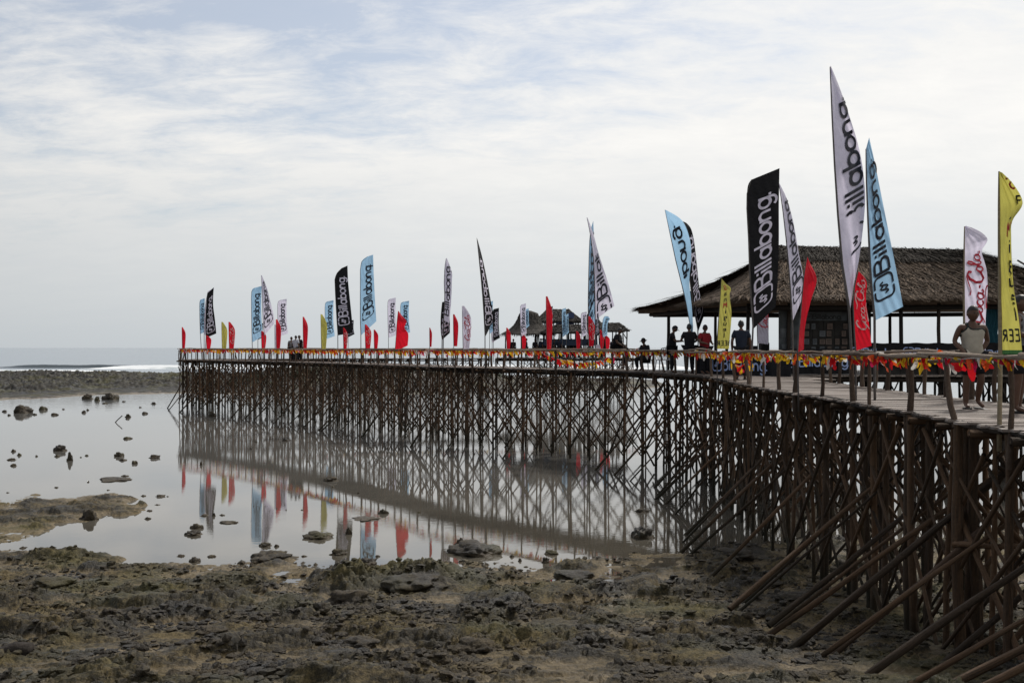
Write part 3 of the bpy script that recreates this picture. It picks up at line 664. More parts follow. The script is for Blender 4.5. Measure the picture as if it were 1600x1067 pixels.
# extra stout pilings in the foreground, clustered under one rail post
for (px, D, off) in [(1500, 12.45, 0), (1514, 12.6, .1), (1526, 12.5, .16), (1580, 11.2, 0), (1427, 14.0, 0), (1421, 14.3, .05), (1365, 16.0, 0), (1335, 16.9, .0), (1290, 18.2, .2)]:
    x = (px - 800) / F * D; log('stout_piling', (x, D, -.1), (x + lr.uniform(-.03, .03), D + .02, ZD - .05), .072 if px > 1450 and px < 1540 else .055, M_PILE, pier)
tie = [P(1490, 850, 12.35), P(1600, 853, 11.5)]; log('tie_bar', tie[0], tie[1], .035, M_PILE, pier)
for (a, b) in [((1290, 1025, 12.2), (1500, 855, 12.3)), ((1440, 1062, 11.6), (1600, 925, 11.6)), ((1235, 1010, 12.9), (1490, 800, 13.2)), ((1140, 945, 14.8), (1340, 780, 16)), ((1200, 970, 13.8), (1420, 800, 14.6))]:
    A = P(*a); B = P(*b); A.z -= .06; log('long_raking_brace', A, B + (B - A) * .25, .040, M_PILE if a[0] != 1290 else M_FARPILE, pier)
arm = empty('pier', (-23.6, 75.8, 0), 'far return arm of stilted walkway behind the front pier, leading to the far huts', 'pier')
build_pier(arm, ARM, 1.9, 0.75, (M_PILE, M_DARKW), rakers=False, back_rail=[(0, ARM.len)], rail_sp=1.1, seed=9, plank_w=.16)
plat = empty('pier', (-1.4, 85, 0), 'far stilted platform carrying the cluster of huts', 'platform')
build_pier(plat, PLAT, 7.5, 0.6, (M_PILE, M_DARKW), rakers=False, rail_sp=.8, seed=19, plank_w=.2)
# corner platform at the far left end joining both arms
corner = empty('pier', (-24.4, 75, 0), 'small stilted landing at the far left corner joining the two pier arms', 'platform')
build_pier(corner, Path([(-24.6, 74.2), (-24.7, 75.8), (-24.75, 77.4)]), 1.8, .6, (M_PILE, M_DARKW), rakers=True, rail_sp=.6, seed=29, plank_w=.16, rk_out=1.2)

# ---------------------------------------------------------------- bunting
M_PEN = [cloth('pennant_red', (0.62, 0.012, 0.02), .4), cloth('pennant_yellow', (0.80, 0.50, 0.02), .4), cloth('pennant_orange', (0.72, 0.10, 0.02), .4), cloth('pennant_white', (0.72, 0.70, 0.66), .4), cloth('pennant_pink', (0.60, 0.02, 0.10), .4), M_RAIL]
PNM = {}
def pennant_mesh(v, m):
    if (v, m) not in PNM:
        r = random.Random(v + 7); mb = MB(); n = 7; am = r.uniform(.05, .12); ph = r.uniform(0, 6)
        for i in range(n):
            t = i / (n - 1); w = (.10, .13, .16, .19, .21, .18, .06)[i] * .85; c = am * math.sin(t * 5 + ph) * t
            tw = r.uniform(-.3, .3) + .8 * math.sin(t * 3 + ph)
            mb.v += [(-w * math.cos(tw), c - w * math.sin(tw), -t), (0, c + .03, -t), (w * math.cos(tw), c + w * math.sin(tw), -t)]
        for i in range(n - 1):
            for k in range(2): mb.f.append((i * 3 + k, i * 3 + k + 1, (i + 1) * 3 + k + 1, (i + 1) * 3 + k))
        PNM[(v, m)] = mb.mesh('pennant', M_PEN[m], True)
    return PNM[(v, m)]
bunts = []
def bunting(path, off, d0, d1, per_m, label, size=.2, limit=300, seed=3, zfun=None, gap=None):
    r = random.Random(seed); a = path.at(d0, off, ZR); root = empty('bunting', a, label, 'bunting', 'pennant strings tied to the pier rails'); bunts.append(root)
    pts = []; d = d0
    while d < d1: pts.append(path.at(d, off, ZR - .03 + r.uniform(-.02, .02))); d += .35
    pts.append(path.at(d1, off, ZR - .03))
    mb = MB(); mb.tube(pts, .006, 4); mb.build('cord', M_PEN[3], root)
    d = d0 + .1; cnt = 0; rest = [MB() for _ in range(5)]
    while d < d1 - .1:
        m = r.choices(range(5), (30, 34, 19, 13, 4))[0]; s = size * r.uniform(.6, 1.3) * (1 + .55 * min(1, d / 60))
        tn = path.tan(d) * path.side; ry = math.atan2(-tn.y, -tn.x)
        mw = Matrix.Translation(path.at(d, off + r.uniform(-.03, .03), ZR - .03)) @ Matrix.Rotation(r.uniform(-.5, .5) + r.choice([0, ry, ry, .4]), 4, 'Z') @ Matrix.Rotation(r.gauss(-.75, .4), 4, 'Y') @ Matrix.Rotation(r.uniform(-.5, .5), 4, 'X') @ Matrix.Diagonal((s * r.uniform(.8, 1.35), s, s * r.uniform(.9, 1.3), 1))
        if cnt < limit: obj('pennant', pennant_mesh(r.randrange(4), m), root, mw)
        else:
            me = pennant_mesh(r.randrange(4), m); rest[m].add([mw @ v.co for v in me.vertices], [tuple(p.vertices) for p in me.polygons])
        cnt += 1; d += r.uniform(.35, 1.65) / per_m
    vs = MB()
    if any(m.v for m in rest):
        k = 0; me = bpy.data.meshes.new('far_pennants'); V = []; Fc = []; mi = []
        for i, m in enumerate(rest):
            V += m.v; Fc += [tuple(x + k for x in f) for f in m.f]; mi += [i] * len(m.f); k += len(m.v)
        me.from_pydata(V, [], Fc)
        for i in range(5): me.materials.append(M_PEN[i])
        me.polygons.foreach_set('material_index', mi); tag(obj('far_pennants', me, root), kind='stuff')
bunting(PIER, -.09, near_s(7), PIER.len, 16, 'red, yellow and white pennants tied along the front rail of the whole pier', .17, seed=3)
bunting(PIER, 2.3, near_s(7), near_s(27), 10, 'red and yellow pennants tied along the rear rail of the near pier', .17, limit=120, seed=5)
bunting(PIER, 2.3, near_s(40), PIER.len, 8, 'red and yellow pennants along the rear rail of the far pier stretch', .19, limit=60, seed=6)
bunting(ARM, 0, 0, ARM.len, 4.5, 'orange and red pennants along the rail of the far return arm', .2, limit=40, seed=7)
bunting(PLAT, 0, 0, PLAT.len, 5, 'orange pennants on the front rail of the far hut platform', .2, limit=30, seed=8)
# loose loops of bunting hanging below the rail
class Seg:
    def __init__(s, a, b, sag): s.a = a; s.b = b; s.len = (b - a).length; s.sag = sag; s.side = 1
    def at(s, d, off=0, z=0): t = d / s.len; q = s.a.lerp(s.b, t); q.z -= s.sag * 4 * t * (1 - t); return q
    def tan(s, d): return (s.b - s.a).normalized()
for (a, b, sag, lab) in [((838, 548, 45.5), (906, 566, 43), .1, 'slack pennant string drooping to the deck left of the big white flag'), ((886, 562, 43), (905, 566, 42.5), .08, 'bundle of red and yellow pennants hanging low on the deck edge'),
                         ((905, 566, 42.5), (968, 549, 40.5), .15, 'slack pennant string rising from the deck to the seated man'), ((1140, 556, 27), (1172, 553, 25.5), .30, 'loop of pennants sagging right of the yellow flag')]:
    sgm = Seg(P(*a), P(*b), sag); r_ = random.Random(int(a[0])); root = empty('bunting', P(*a), lab, 'bunting', 'pennant strings tied to the pier rails')
    mb = MB(); mb.tube([sgm.at(sgm.len * k / 8) for k in range(9)], .008, 4); mb.build('cord', M_PEN[3], root)
    for k in range(int(sgm.len * 8) + 4):
        s = .26 * r_.uniform(.7, 1.3); mw = Matrix.Translation(sgm.at(r_.uniform(0, sgm.len))) @ Matrix.Rotation(r_.uniform(-.6, .6), 4, 'Z') @ Matrix.Rotation(r_.gauss(-.6, .4), 4, 'Y') @ Matrix.Diagonal((s, s, s, 1))
        obj('pennant', pennant_mesh(r_.randrange(4), r_.choices(range(5), (45, 40, 8, 2, 5))[0]), root, mw)
# ---------------------------------------------------------------- stroke lettering
def arcp(cx, cy, rx, ry, a0, a1, n=14): return [(cx + rx * math.cos(math.radians(a0 + (a1 - a0) * k / n)), cy + ry * math.sin(math.radians(a0 + (a1 - a0) * k / n))) for k in range(n + 1)]
def circ(cx, cy, r): return arcp(cx, cy, r, r, 0, 360, 20)
W0 = .15
SURF = {   # rounded surf-shop letters: strokes, advance (cap height 1)
 'B': ([[(0, 0), (0, 1)], [(0, 1), (.38, 1)] + arcp(.38, .78, .24, .22, 90, -90, 8) + [(0, .56)], [(.38, .56), (.42, .56)] + arcp(.42, .28, .28, .28, 90, -90, 8) + [(0, 0)]], .92),
 'i': ([[(0, 0), (0, .62)], [(0, .76), (0, .90)]], .26), 'l': ([[(0, 0), (0, 1)]], .26),
 'a': ([circ(.31, .32, .30), [(.62, 0), (.62, .66)]], .84), 'b': ([[(0, 0), (0, 1)], circ(.31, .32, .30)], .74),
 'o': ([circ(.31, .32, .30)], .76), 'n': ([[(0, 0), (0, .64)], arcp(.27, .33, .27, .29, 180, 0, 10) + [(.54, 0)]], .78),
 'g': ([circ(.31, .32, .30), [(.62, .66), (.62, -.05)] + arcp(.32, -.05, .30, .26, 0, -150, 8)], .80), '.': ([[(0, .0), (0, .12)]], .15)}
def word(txt, font, w=W0, sp=0.0):
    out = []; x = 0
    for ch in txt:
        if ch == ' ': x += .4; continue
        st, adv = font[ch]
        out += [([(px + x, py) for px, py in s], w) for s in st]; x += adv + sp
    return out, x
def surf_logo():   # rounded square ring with gap top and bottom and double wave mark, cap height 1, width 1
    r = .26; o = []
    def corner(cx, cy, a0): return arcp(cx, cy, r, r, a0, a0 + 90, 6)
    left = [(.44, 1.08)] + corner(.22, .82, 90) + corner(.22, .18, 180) + [(.44, -.08)]
    right = [(.56, -.08)] + corner(.86, .18, 270) + corner(.86, .82, 0) + [(.56, 1.08)]
    o += [(left, .11), (right, .11)]
    o += [([(.22, .46), (.27, .27), (.35, .30), (.43, .66), (.51, .74), (.56, .56)], .09), ([(.45, .44), (.50, .26), (.58, .32), (.66, .68), (.74, .73), (.79, .54)], .09)]
    return o, 1.28
def surf_word():
    a, w = surf_logo(); b, w2 = word('Billabong.', SURF)
    return a + [([(x + w, y) for x, y in s], t) for s, t in b], w + w2
def sh(pts, k=.35): return [(x + y * k, y) for x, y in pts]
def script_word():   # flowing soda script
    o = []
    def C(x, s=1.0): return [(sh([(x + .62 * s, .80), (x + .66 * s, .98), (x + .48 * s, 1.08), (x + .24 * s, .92), (x + .08 * s, .55), (x + .12 * s, .15), (x + .34 * s, -.02), (x + .60 * s, .12), (x + .74 * s, .30)]), .12)]
    def oo(x): return [(sh(arcp(x + .16, .20, .15, .22, 60, 420, 14)), .085)]
    def cc(x): return [(sh(arcp(x + .18, .20, .17, .22, 50, 320, 12)), .085)]
    def aa(x): return [(sh(arcp(x + .17, .20, .16, .22, 40, 400, 14)), .085), (sh([(x + .34, .42), (x + .34, .06), (x + .44, 0), (x + .54, .12)]), .085)]
    o += C(0); o += oo(.66); o += cc(1.02); o += aa(1.38); o += [(sh([(1.98, .26), (2.14, .26)]), .09)]
    o += C(2.20); o += oo(2.86)
    o += [(sh([(3.20, .2), (3.42, .70), (3.46, 1.0), (3.36, 1.06), (3.28, .8), (3.28, .12), (3.38, 0), (3.50, .12)]), .085)]; o += aa(3.50)
    o += [(sh([(.55, .10), (.2, -.22), (.5, -.34), (1.2, -.18), (1.9, -.16), (2.4, -.30)]), .07)]
    o += [(sh([(2.9, 1.02), (2.55, 1.16), (2.2, 1.05), (1.8, .86), (1.5, .95)]), .07)]
    return o, 4.25
BLK = {'S': [[(.5, .85), (.3, 1), (.08, .85), (.1, .62), (.42, .42), (.48, .18), (.28, 0), (.02, .14)]], 'a': [[(.05, .6), (.3, .68), (.42, .5), (.42, 0)], [(.42, .36), (.1, .3), (.05, .1), (.25, 0), (.42, .12)]],
 'n': [[(.05, 0), (.05, .65)], [(.05, .5), (.28, .66), (.45, .5), (.45, 0)]], 'M': [[(0, 0), (.08, 1), (.3, .4), (.52, 1), (.6, 0)], [(.0, 1), (.12, .9)]], 'i': [[(.25, 0), (.25, .62)], [(.25, .8), (.25, .92)]],
 'g': [[(.42, .62), (.15, .64), (.05, .4), (.15, .18), (.42, .22)], [(.42, .66), (.42, -.1), (.25, -.28), (.05, -.18)]], 'u': [[(.05, .65), (.05, .15), (.2, 0), (.42, .14)], [(.42, .65), (.42, 0)]],
 'e': [[(.08, .34), (.42, .36), (.38, .58), (.2, .66), (.06, .45), (.08, .15), (.25, 0), (.42, .1)]], 'l': [[(.25, 0), (.25, 1)]],
 'B': [[(0, 0), (0, 1)], [(0, 1), (.4, .95), (.42, .62), (0, .54)], [(0, .54), (.46, .48), (.5, .1), (0, 0)]], 'E': [[(.5, 1), (0, 1), (0, 0), (.5, 0)], [(0, .52), (.4, .52)]], 'R': [[(0, 0), (0, 1)], [(0, 1), (.42, .95), (.44, .6), (0, .5)], [(.15, .5), (.5, 0)]]}
def ribbon(pts, w, sub=.06):
    """2D polyline to a strip of quads with square ends"""
    q = [pts[0]]
    for a, b in zip(pts, pts[1:]):
        n = max(1, int(math.hypot(b[0] - a[0], b[1] - a[1]) / sub))
        for k in range(1, n + 1): q.append((a[0] + (b[0] - a[0]) * k / n, a[1] + (b[1] - a[1]) * k / n))
    Lp = []; R = []
    for i in range(len(q)):
        a = q[max(i - 1, 0)]; b = q[min(i + 1, len(q) - 1)]; dx, dy = b[0] - a[0], b[1] - a[1]; l = math.hypot(dx, dy) or 1
        Lp.append((q[i][0] - dy / l * w / 2, q[i][1] + dx / l * w / 2)); R.append((q[i][0] + dy / l * w / 2, q[i][1] - dx / l * w / 2))
    return Lp, R
def print_mesh(mb, strokes, fn, k0=0):
    """fn(x, y, layer, side) -> 3D point; both faces of the cloth carry the print"""
    for side in (1, -1):
        for k, (pts, w) in enumerate(strokes):
            Lp, R = ribbon(pts, w); n = len(Lp)
            vs = []
            for a, b in zip(Lp, R): vs += [fn(a[0], a[1], k, side), fn((a[0] + b[0]) / 2, (a[1] + b[1]) / 2, k, side), fn(b[0], b[1], k, side)]
            if any(v is None for v in vs):   # clipped where the cloth folds away
                for i in range(n - 1):
                    seg = vs[i * 3:i * 3 + 6]
                    if any(v is None for v in seg): continue
                    mb.add(seg, [(0, 1, 4, 3), (1, 2, 5, 4)])
            else: mb.add(vs, [f for i in range(n - 1) for f in ((i * 3, i * 3 + 1, i * 3 + 4, i * 3 + 3), (i * 3 + 1, i * 3 + 2, i * 3 + 5, i * 3 + 4))])
def polyat(pts, t):
    ls = [0]
    for a, b in zip(pts, pts[1:]): ls.append(ls[-1] + math.hypot(b[0] - a[0], b[1] - a[1]))
    d = t * ls[-1]
    for i in range(1, len(pts)):
        if d <= ls[i] or i == len(pts) - 1:
            q = (d - ls[i - 1]) / max(ls[i] - ls[i - 1], 1e-6); return pts[i - 1][0] + (pts[i][0] - pts[i - 1][0]) * q, pts[i - 1][1] + (pts[i][1] - pts[i - 1][1]) * q
def smooth(pts):
    if len(pts) < 3: return pts
    e = [pts[0]] + list(pts) + [pts[-1]]; out = []
    for i in range(1, len(e) - 2):
        p0, p1, p2, p3 = e[i - 1:i + 3]
        for k in range(5):
            t = k / 5; out.append(tuple(0.5 * (2 * p1[j] + (p2[j] - p0[j]) * t + (2 * p0[j] - 5 * p1[j] + 4 * p2[j] - p3[j]) * t * t + (3 * p1[j] - p0[j] - 3 * p2[j] + p3[j]) * t ** 3) for j in (0, 1)))
    out.append(pts[-1]); return out
FLAGS = []
def flag(label, D, left, right, m, text=None, tm=None, tr=(.12, .86), uc=.5, hw=.5, mirror=False, base=None, pole=M_POLE, yaw=.6, fold=1.0, width=None, pole_on='L', cat='flag', group=None, tall=True, hem=None, clip=None, seed=0, shift=0.0):
    """left/right: edges from the bottom up as seen in the photograph, placed at distance D and turned out of the picture plane by real cloth width"""
    root_p = base or (left[0][0], 553)
    b0 = P(root_p[0], 600, D); b0.z = ZD - .25
    root = empty('feather_flag' if tall else 'pennon_flag', b0, label, cat, group or ('tall feather flags along the pier' if tall else 'short flags along the pier'))
    Ls = smooth(left); Rs = smooth(right); r = random.Random(seed + int(left[0][0]) + int(D * 7)); ph = r.uniform(0, 6); ph2 = r.uniform(0, 6)
    H = (left[0][1] - left[-1][1]) * D / F; width = width or (H * .20 if tall else H * .26)
    sg = 1 if yaw >= 0 else -1
    def S(u, t):
        lx, ly = polyat(Ls, t); rx, ry = polyat(Rs, t)
        seen = math.hypot(rx - lx, ry - ly) * D / F
        back = math.sqrt(max(width ** 2 - seen ** 2, 0)) * abs(yaw) * sg * min(1, seen / .12 + .25)
        amp = .05 * fold * (H / 4) * (.35 + .65 * (1 - min(1, seen / width)) + .15)
        dy = u * back + amp * math.sin(u * 6.0 + t * 9 * (H / 4) + ph) * min(1, u * 2.2) + amp * .5 * math.sin(u * 3 - t * 17 + ph2) * u
        # draped diagonal creases from the pole
        dy += .012 * math.sin(u * 23 + t * 31 + ph2) * min(1, u * 4) * math.sin(t * 6 + ph)
        dy += amp * .35 * math.sin((u * .8 - t * 3.2) * 9 + ph) * u * (1 - u) * 3
        return P(lx + (rx - lx) * u, ly + (ry - ly) * u, D + dy)
    nu, nv = 22, 90 if D < 40 else 46
    mb = MB()
    for j in range(nv + 1):
        for i in range(nu + 1): mb.v.append(tuple(S(i / nu, j / nv)))
    for j in range(nv):
        for i in range(nu): mb.f.append((j * (nu + 1) + i, j * (nu + 1) + i + 1, (j + 1) * (nu + 1) + i + 1, (j + 1) * (nu + 1) + i))
    cl = mb.build('cloth', m, root, True)
    if text:
        off0 = .006 + D * .00016; e = .004
        def fn(u, t, k, side):
            if not (-.002 <= u <= 1.002 and -.002 <= t <= 1.002): return None
            if clip and not clip(u, t): return None
            u = min(max(u, 0), 1); t = min(max(t, 0), 1)
            c = S(u, t); du = S(min(u + e, 1), t) - S(max(u - e, 0), t); dt = S(u, min(t + e, 1)) - S(u, max(t - e, 0)); n = du.cross(dt)
            if n.length < 1e-9: n = Vector((0, -1, 0))
            n.normalize()
            if n.y > 0: n = -n
            return c + n * side * (off0 + k * .0006)
        pm = MB()
        if text in ('surf', 'soda', 'name'):
            st, wd = {'surf': surf_word, 'soda': script_word, 'name': lambda: word('Billabong.', SURF)}[text]()
            t0, t1 = tr
            def f2(x, y, k, side):
                t = t0 + x / wd * (t1 - t0); u = uc + (.5 - y) * hw * (-1 if mirror else 1); return fn(u, t, k, side)
            print_mesh(pm, st, f2)
            pm.build('lettering', tm, root)
        elif text == 'beer':
            pr = MB(); letters = 'SanMiguel'; t0, t1 = tr; n = len(letters); dh = (t1 - t0 - .10) / n
            for i, ch in enumerate(letters):
                tc_ = t1 - (i + .5) * dh; cw = .62 if ch in 'SM' else .5
                def f3(x, y, k, side, tc_=tc_): return fn(uc + shift + (x - .25) * hw * (-1 if mirror else 1), tc_ + (y - .5) * dh * .80, k, side)
                print_mesh(pr if ch in 'SM' else pm, [(s, .13) for s in BLK[ch]], f3)
            for i, ch in enumerate('BEER'):
                def f4(x, y, k, side, i=i): return fn(uc + ((i - 1.9) * .30 + x * .36) * hw * 2.0 * (-1 if mirror else 1), t0 + y * .062, k, side)
                print_mesh(pm, [(s, .15) for s in BLK[ch]], f4)
            pm.build('lettering', tm, root); pr.build('red_lettering', M_PRED, root)
    if hem:
        mb = MB()
        for i in range(nu + 1):
            a = S(i / nu, 0); mb.v += [tuple(a), tuple(a - Vector((0, 0, hem)))]
        for i in range(nu): mb.f.append((i * 2, i * 2 + 2, i * 2 + 3, i * 2 + 1))
        mb.build('hem', M_GREEN, root)
    # pole: from the deck edge up along the sleeve edge
    edge = Ls if pole_on == 'L' else Rs
    pts = [Vector((b0.x, b0.y, ZD - .3)), ] + [P(*polyat(edge, t), D) for t in (0.02, .2, .4, .6, .8, .9, 1.0)]
    if pole_on == 'R': pts = [pts[0]] + [S(1, t) for t in (0.02, .2, .4, .6, .8, .9, 1.0)]
    R0 = .024 if tall else .016
    if D < 13: R0 = .028
    pp = MB(); q = []
    for a, b in zip(pts, pts[1:]): q += [a.lerp(b, k / 3) for k in range(3)]
    q.append(pts[-1]); pp.tube(q, [R0 * (1 - .65 * k / (len(q) - 1)) for k in range(len(q))], 7); pp.build('pole', pole, root, True)
    FLAGS.append(root); return root

def dpx(px, path=PIER, off=-.05):
    s = s_of_px(path, px); return path.at(s, off).y
RSM = 'short red flags on the pier rail'
def rect(x0, x1, top, bot, lean=0.0, slope=3, arc=4):
    """simple feather outline: curved top rising to the right tip, sloping bottom"""
    w = x1 - x0
    L_ = [(x0 + 1, bot), (x0, (top + bot) * .5), (x0 + lean, top + (bot - top) * .10), (x0 + w * .30 + lean, top + (bot - top) * .03), ]
    R_ = [(x1, bot - slope), (x1 - w * .15 + lean * .5, (top + bot) * .5), (x1 - w * .12 + lean, top)]
    return L_, R_
def small(x, w, top, bot, m, D, label, right_tip=False, text='soda', tm=None, **k):
    """small pennon: pole edge on the left, tapering to a tip at the top"""
    L_ = [(x + w * .12, bot), (x + w * .05, (top + bot) / 2), (x, top)]
    R_ = [(x + w * .8, bot), (x + w * 1.0, top + (bot - top) * .55), (x + w * .95, top + (bot - top) * .25), (x + w * .25, top)]
    return flag(label, D, L_, R_, m, text, tm or M_PPINK, tr=(.18, .80), uc=.55, hw=.55, tall=False, base=(x + w * .1, 553), yaw=.6, **k)

# --- near right
flag('tall yellow flag with mirrored vertical lettering and green hem, nearest at the right edge', 11.55, [(1563, 547), (1562, 450), (1561, 350), (1561, 268)], [(1597, 547), (1592, 500), (1583, 440), (1580, 370), (1582, 345), (1598, 318), (1585, 290), (1566, 270)], M_YEL, 'beer', M_PBLACK,
     tr=(.05, .97), uc=.66, hw=.50, mirror=True, clip=lambda u, t: u < .97 and not (.72 < t < .80), shift=.20, base=(1561, 640), pole=M_POLEW, yaw=-.5, hem=.045, fold=.8)
flag('white flag with red script lettering on a wooden pole behind the boy in the vest', 17.2, [(1507, 547), (1506, 480), (1506, 420), (1507, 354)], [(1540, 547), (1540, 500), (1543, 455), (1542, 425), (1538, 408), (1534, 392), (1543, 374), (1528, 360), (1509, 353)], M_WHITE, 'soda', M_PRED,
     tr=(.18, .76), uc=.52, hw=.62, base=(1506, 615), pole=M_POLEW, yaw=.4, fold=.7)
flag('sky blue feather flag with large black lettering, right of the tallest white flag', 17.0, [(1367, 501), (1361, 440), (1357, 360), (1354, 290), (1353, 233)], [(1411, 479), (1402, 430), (1391, 375), (1378, 310), (1367, 255), (1358, 215)], M_BLUE, 'surf', M_PBLACK,
     tr=(.10, .90), uc=.46, hw=.60, base=(1367, 618), yaw=.3, fold=.35)
flag('tallest white feather flag with twisted folds and black lettering', 16.7, [(1328, 488), (1319, 440), (1312, 370), (1306, 290), (1301, 200), (1297, 105)], [(1333, 450), (1343, 400), (1351, 330), (1351, 290), (1343, 235), (1325, 175), (1311, 135), (1298, 103)], M_WHITE, 'surf', M_PBLACK,
     tr=(.20, .86), uc=.60, hw=.66, base=(1336, 622), yaw=.7, fold=1.7, clip=lambda u, t: t > .365 or (.18 < t < .31 and u > .55 + (t - .24) * 2))
flag('red flag with pale script lettering beside the tallest white flag', 16.9, [(1337, 548), (1335, 520), (1333, 470), (1336, 445), (1341, 424)], [(1362, 540), (1357, 500), (1353, 470), (1354, 440), (1343, 425)], M_RED, 'soda', M_PPINK, tr=(.20, .92), uc=.5, hw=.62, base=(1338, 618), tall=False, yaw=.3, fold=.6, pole_on='L')
flag('plain red twisted flag in front of the hut wall', 18.6, [(1246, 551), (1248, 520), (1252, 480), (1255, 440), (1261, 402)], [(1256, 546), (1258, 510), (1267, 470), (1275, 445), (1275, 430), (1266, 412), (1262, 402)], M_RED, None, base=(1248, 615), tall=False, yaw=.8, fold=1.0)
flag('white feather flag with black lettering between the black flag and the plain red flag', 27.5, [(1238, 503), (1235, 450), (1230, 390), (1224, 335), (1217, 287)], [(1252, 470), (1256, 440), (1248, 395), (1239, 345), (1229, 310), (1218, 287)], M_WHITE, 'surf', M_PBLACK,
     tr=(.10, .88), uc=.55, hw=.66, base=(1241, 592), yaw=.6, fold=.6)
flag('large black feather flag with bold white lettering, left of the hut wall', 24.6, [(1177, 514), (1172, 440), (1170, 380), (1167, 330), (1168, 293), (1174, 281)], [(1212, 479), (1215, 440), (1217, 380), (1217, 320), (1218, 263)], M_BLACK, 'surf', M_PWHITE,
     tr=(.085, .86), uc=.45, hw=.58, base=(1172, 598), yaw=.2, fold=.3)
flag('small white flag with red script on the hut platform behind the black flag', 33.0, [(1184, 536), (1183, 515), (1183, 480)], [(1200, 538), (1201, 510), (1200, 478)], M_WHITE, 'soda', M_PRED, tr=(.40, 1.3), uc=.5, hw=.7, base=(1184, 583), tall=False, yaw=.3, fold=.3)
flag('yellow flag with mirrored vertical lettering left of the man in dark shirt', 28.4, [(1120, 545), (1122, 510), (1125, 470), (1127, 436)], [(1139, 545), (1141, 520), (1143, 490), (1140, 462), (1142, 451), (1134, 443), (1128, 436)], M_YEL, 'beer', M_PBLACK, tr=(.05, .90), uc=.52, hw=.50, mirror=True, base=(1121, 588), tall=False, yaw=.3, fold=.4)
flag('light blue feather flag leaning left, lettering seen from behind, above the men', 34.6, [(1082, 527), (1077, 500), (1070, 462), (1060, 425), (1049, 375), (1039, 328)], [(1083, 510), (1081, 480), (1077, 440), (1080, 405), (1078, 375), (1066, 345), (1042, 329)], M_BLUE, 'surf', M_PBLACK,
     tr=(.0, .86), uc=.62, hw=.55, mirror=True, base=(1084, 583), yaw=-.6, fold=.8, clip=lambda u, t: t > .42)
flag('black feather flag with white lettering tucked behind the light blue leaning flag', 36.0, [(1091, 518), (1084, 480), (1078, 440), (1071, 390), (1064, 345)], [(1101, 491), (1094, 460), (1089, 415), (1085, 380), (1080, 358), (1072, 348)], M_BLACK, 'surf', M_PWHITE, tr=(.06, .86), uc=.52, hw=.7, base=(1092, 582), yaw=.4, fold=.4)
# --- centre
D = dpx(929)
flag('white feather flag billowing wide to the right with black logo, centre of the pier', D, [(930, 500), (929, 440), (927, 400), (923, 370), (917, 340)], [(960, 478), (952, 448), (943, 420), (935, 395), (927, 365), (918, 340)], M_WHITE, 'surf', M_PBLACK,
     tr=(-.02, 1.05), uc=.50, hw=.62, base=(930, 576), yaw=.5, fold=.5, clip=lambda u, t: t < .62)
flag('narrow blue feather flag behind the billowing white flag', D + 1, [(920, 542), (919, 480), (920, 420), (921, 380), (923, 358)], [(931, 505), (930, 450), (929, 400), (927, 345)], M_BLUE, 'surf', M_PBLACK, tr=(.14, .92), uc=.45, hw=.8, base=(921, 576), yaw=.6, fold=.5)
small(919, 10, 494, 541, M_RED, D - .3, 'red flag with pale script below the billowing white flag')
small(853, 10, 463, 548, M_RED, dpx(855), 'tall plain red flag standing alone in front of the far huts', text=None)
flag('tall thin black feather flag curving right with white lettering', dpx(758), [(758, 526), (756, 490), (753, 450), (749, 410), (745, 372)], [(760, 523), (767, 508), (771, 496), (766, 465), (760, 432), (753, 400), (746, 374)], M_BLACK, 'surf', M_PWHITE,
     tr=(.12, .80), uc=.5, hw=.62, base=(758, 575), yaw=.5, fold=.5, mirror=True)
small(722, 14, 478, 546, M_WHITE, dpx(723), 'white flag with red script lettering, left of the thin black curved flag', tm=M_PRED)
flag('white feather flag folded over a black one, lettering twisted', dpx(691), [(693, 500), (695, 470), (694, 440), (695, 418), (697, 404)], [(702, 505), (705, 470), (706, 440), (706, 425), (698, 403)], M_WHITE, 'name', M_PBLACK, tr=(.1, .9), uc=.4, hw=.7, base=(692, 572), yaw=.7, fold=1.0)
flag('black feather flag hanging below the folded white flag', dpx(691) + .8, [(691, 531), (689, 515), (689, 495), (691, 472)], [(703, 520), (703, 505), (702, 490), (699, 470)], M_BLACK, 'surf', M_PWHITE, tr=(.1, 1.2), uc=.5, hw=.7, base=(690, 572), yaw=.4, fold=.4)
small(708, 8, 491, 541, M_RED, dpx(710) + 1, 'red flag with white strip between the black flag and the white script flag', text=None)
small(671, 4, 512, 542, M_RED, dpx(672), 'tiny dark red flag alone between the big red and black flags', text=None)
flag('large red flag blowing right with wavy edge, middle of the far pier', dpx(619), [(617, 549), (619, 525), (620, 505), (622, 486)], [(637, 540), (638, 522), (632, 512), (635, 502), (627, 492), (623, 486)], M_RED, None, base=(619, 571), tall=False, yaw=.4, fold=1.2)
flag('tallest far light blue feather flag with black lettering', dpx(565), [(564, 524), (563, 500), (563, 450), (563, 420), (566, 407), (574, 401)], [(588, 502), (586, 470), (584, 430), (583, 398)], M_BLUE, 'surf', M_PBLACK, tr=(.15, .87), uc=.52, hw=.60, base=(564, 569), yaw=.2, fold=.3)
small(570, 10, 507, 546, M_RED, dpx(571) - .3, 'red flag with pale script under the tall blue flag'); small(584, 7, 515, 545, M_RED, dpx(585), 'small plain red flag just right of the tall blue flag', text=None)
flag('black feather flag with white lettering left of the tall light blue one', dpx(528), [(528, 524), (526, 495), (524, 460), (523, 437), (527, 426), (534, 419)], [(551, 520), (550, 500), (547, 470), (544, 440), (543, 415)], M_BLACK, 'surf', M_PWHITE, tr=(.14, .85), uc=.46, hw=.60, base=(528, 568), yaw=.2, fold=.3)
small(536, 7, 512, 545, M_RED, dpx(537), 'red flag with pale script under the black flag')
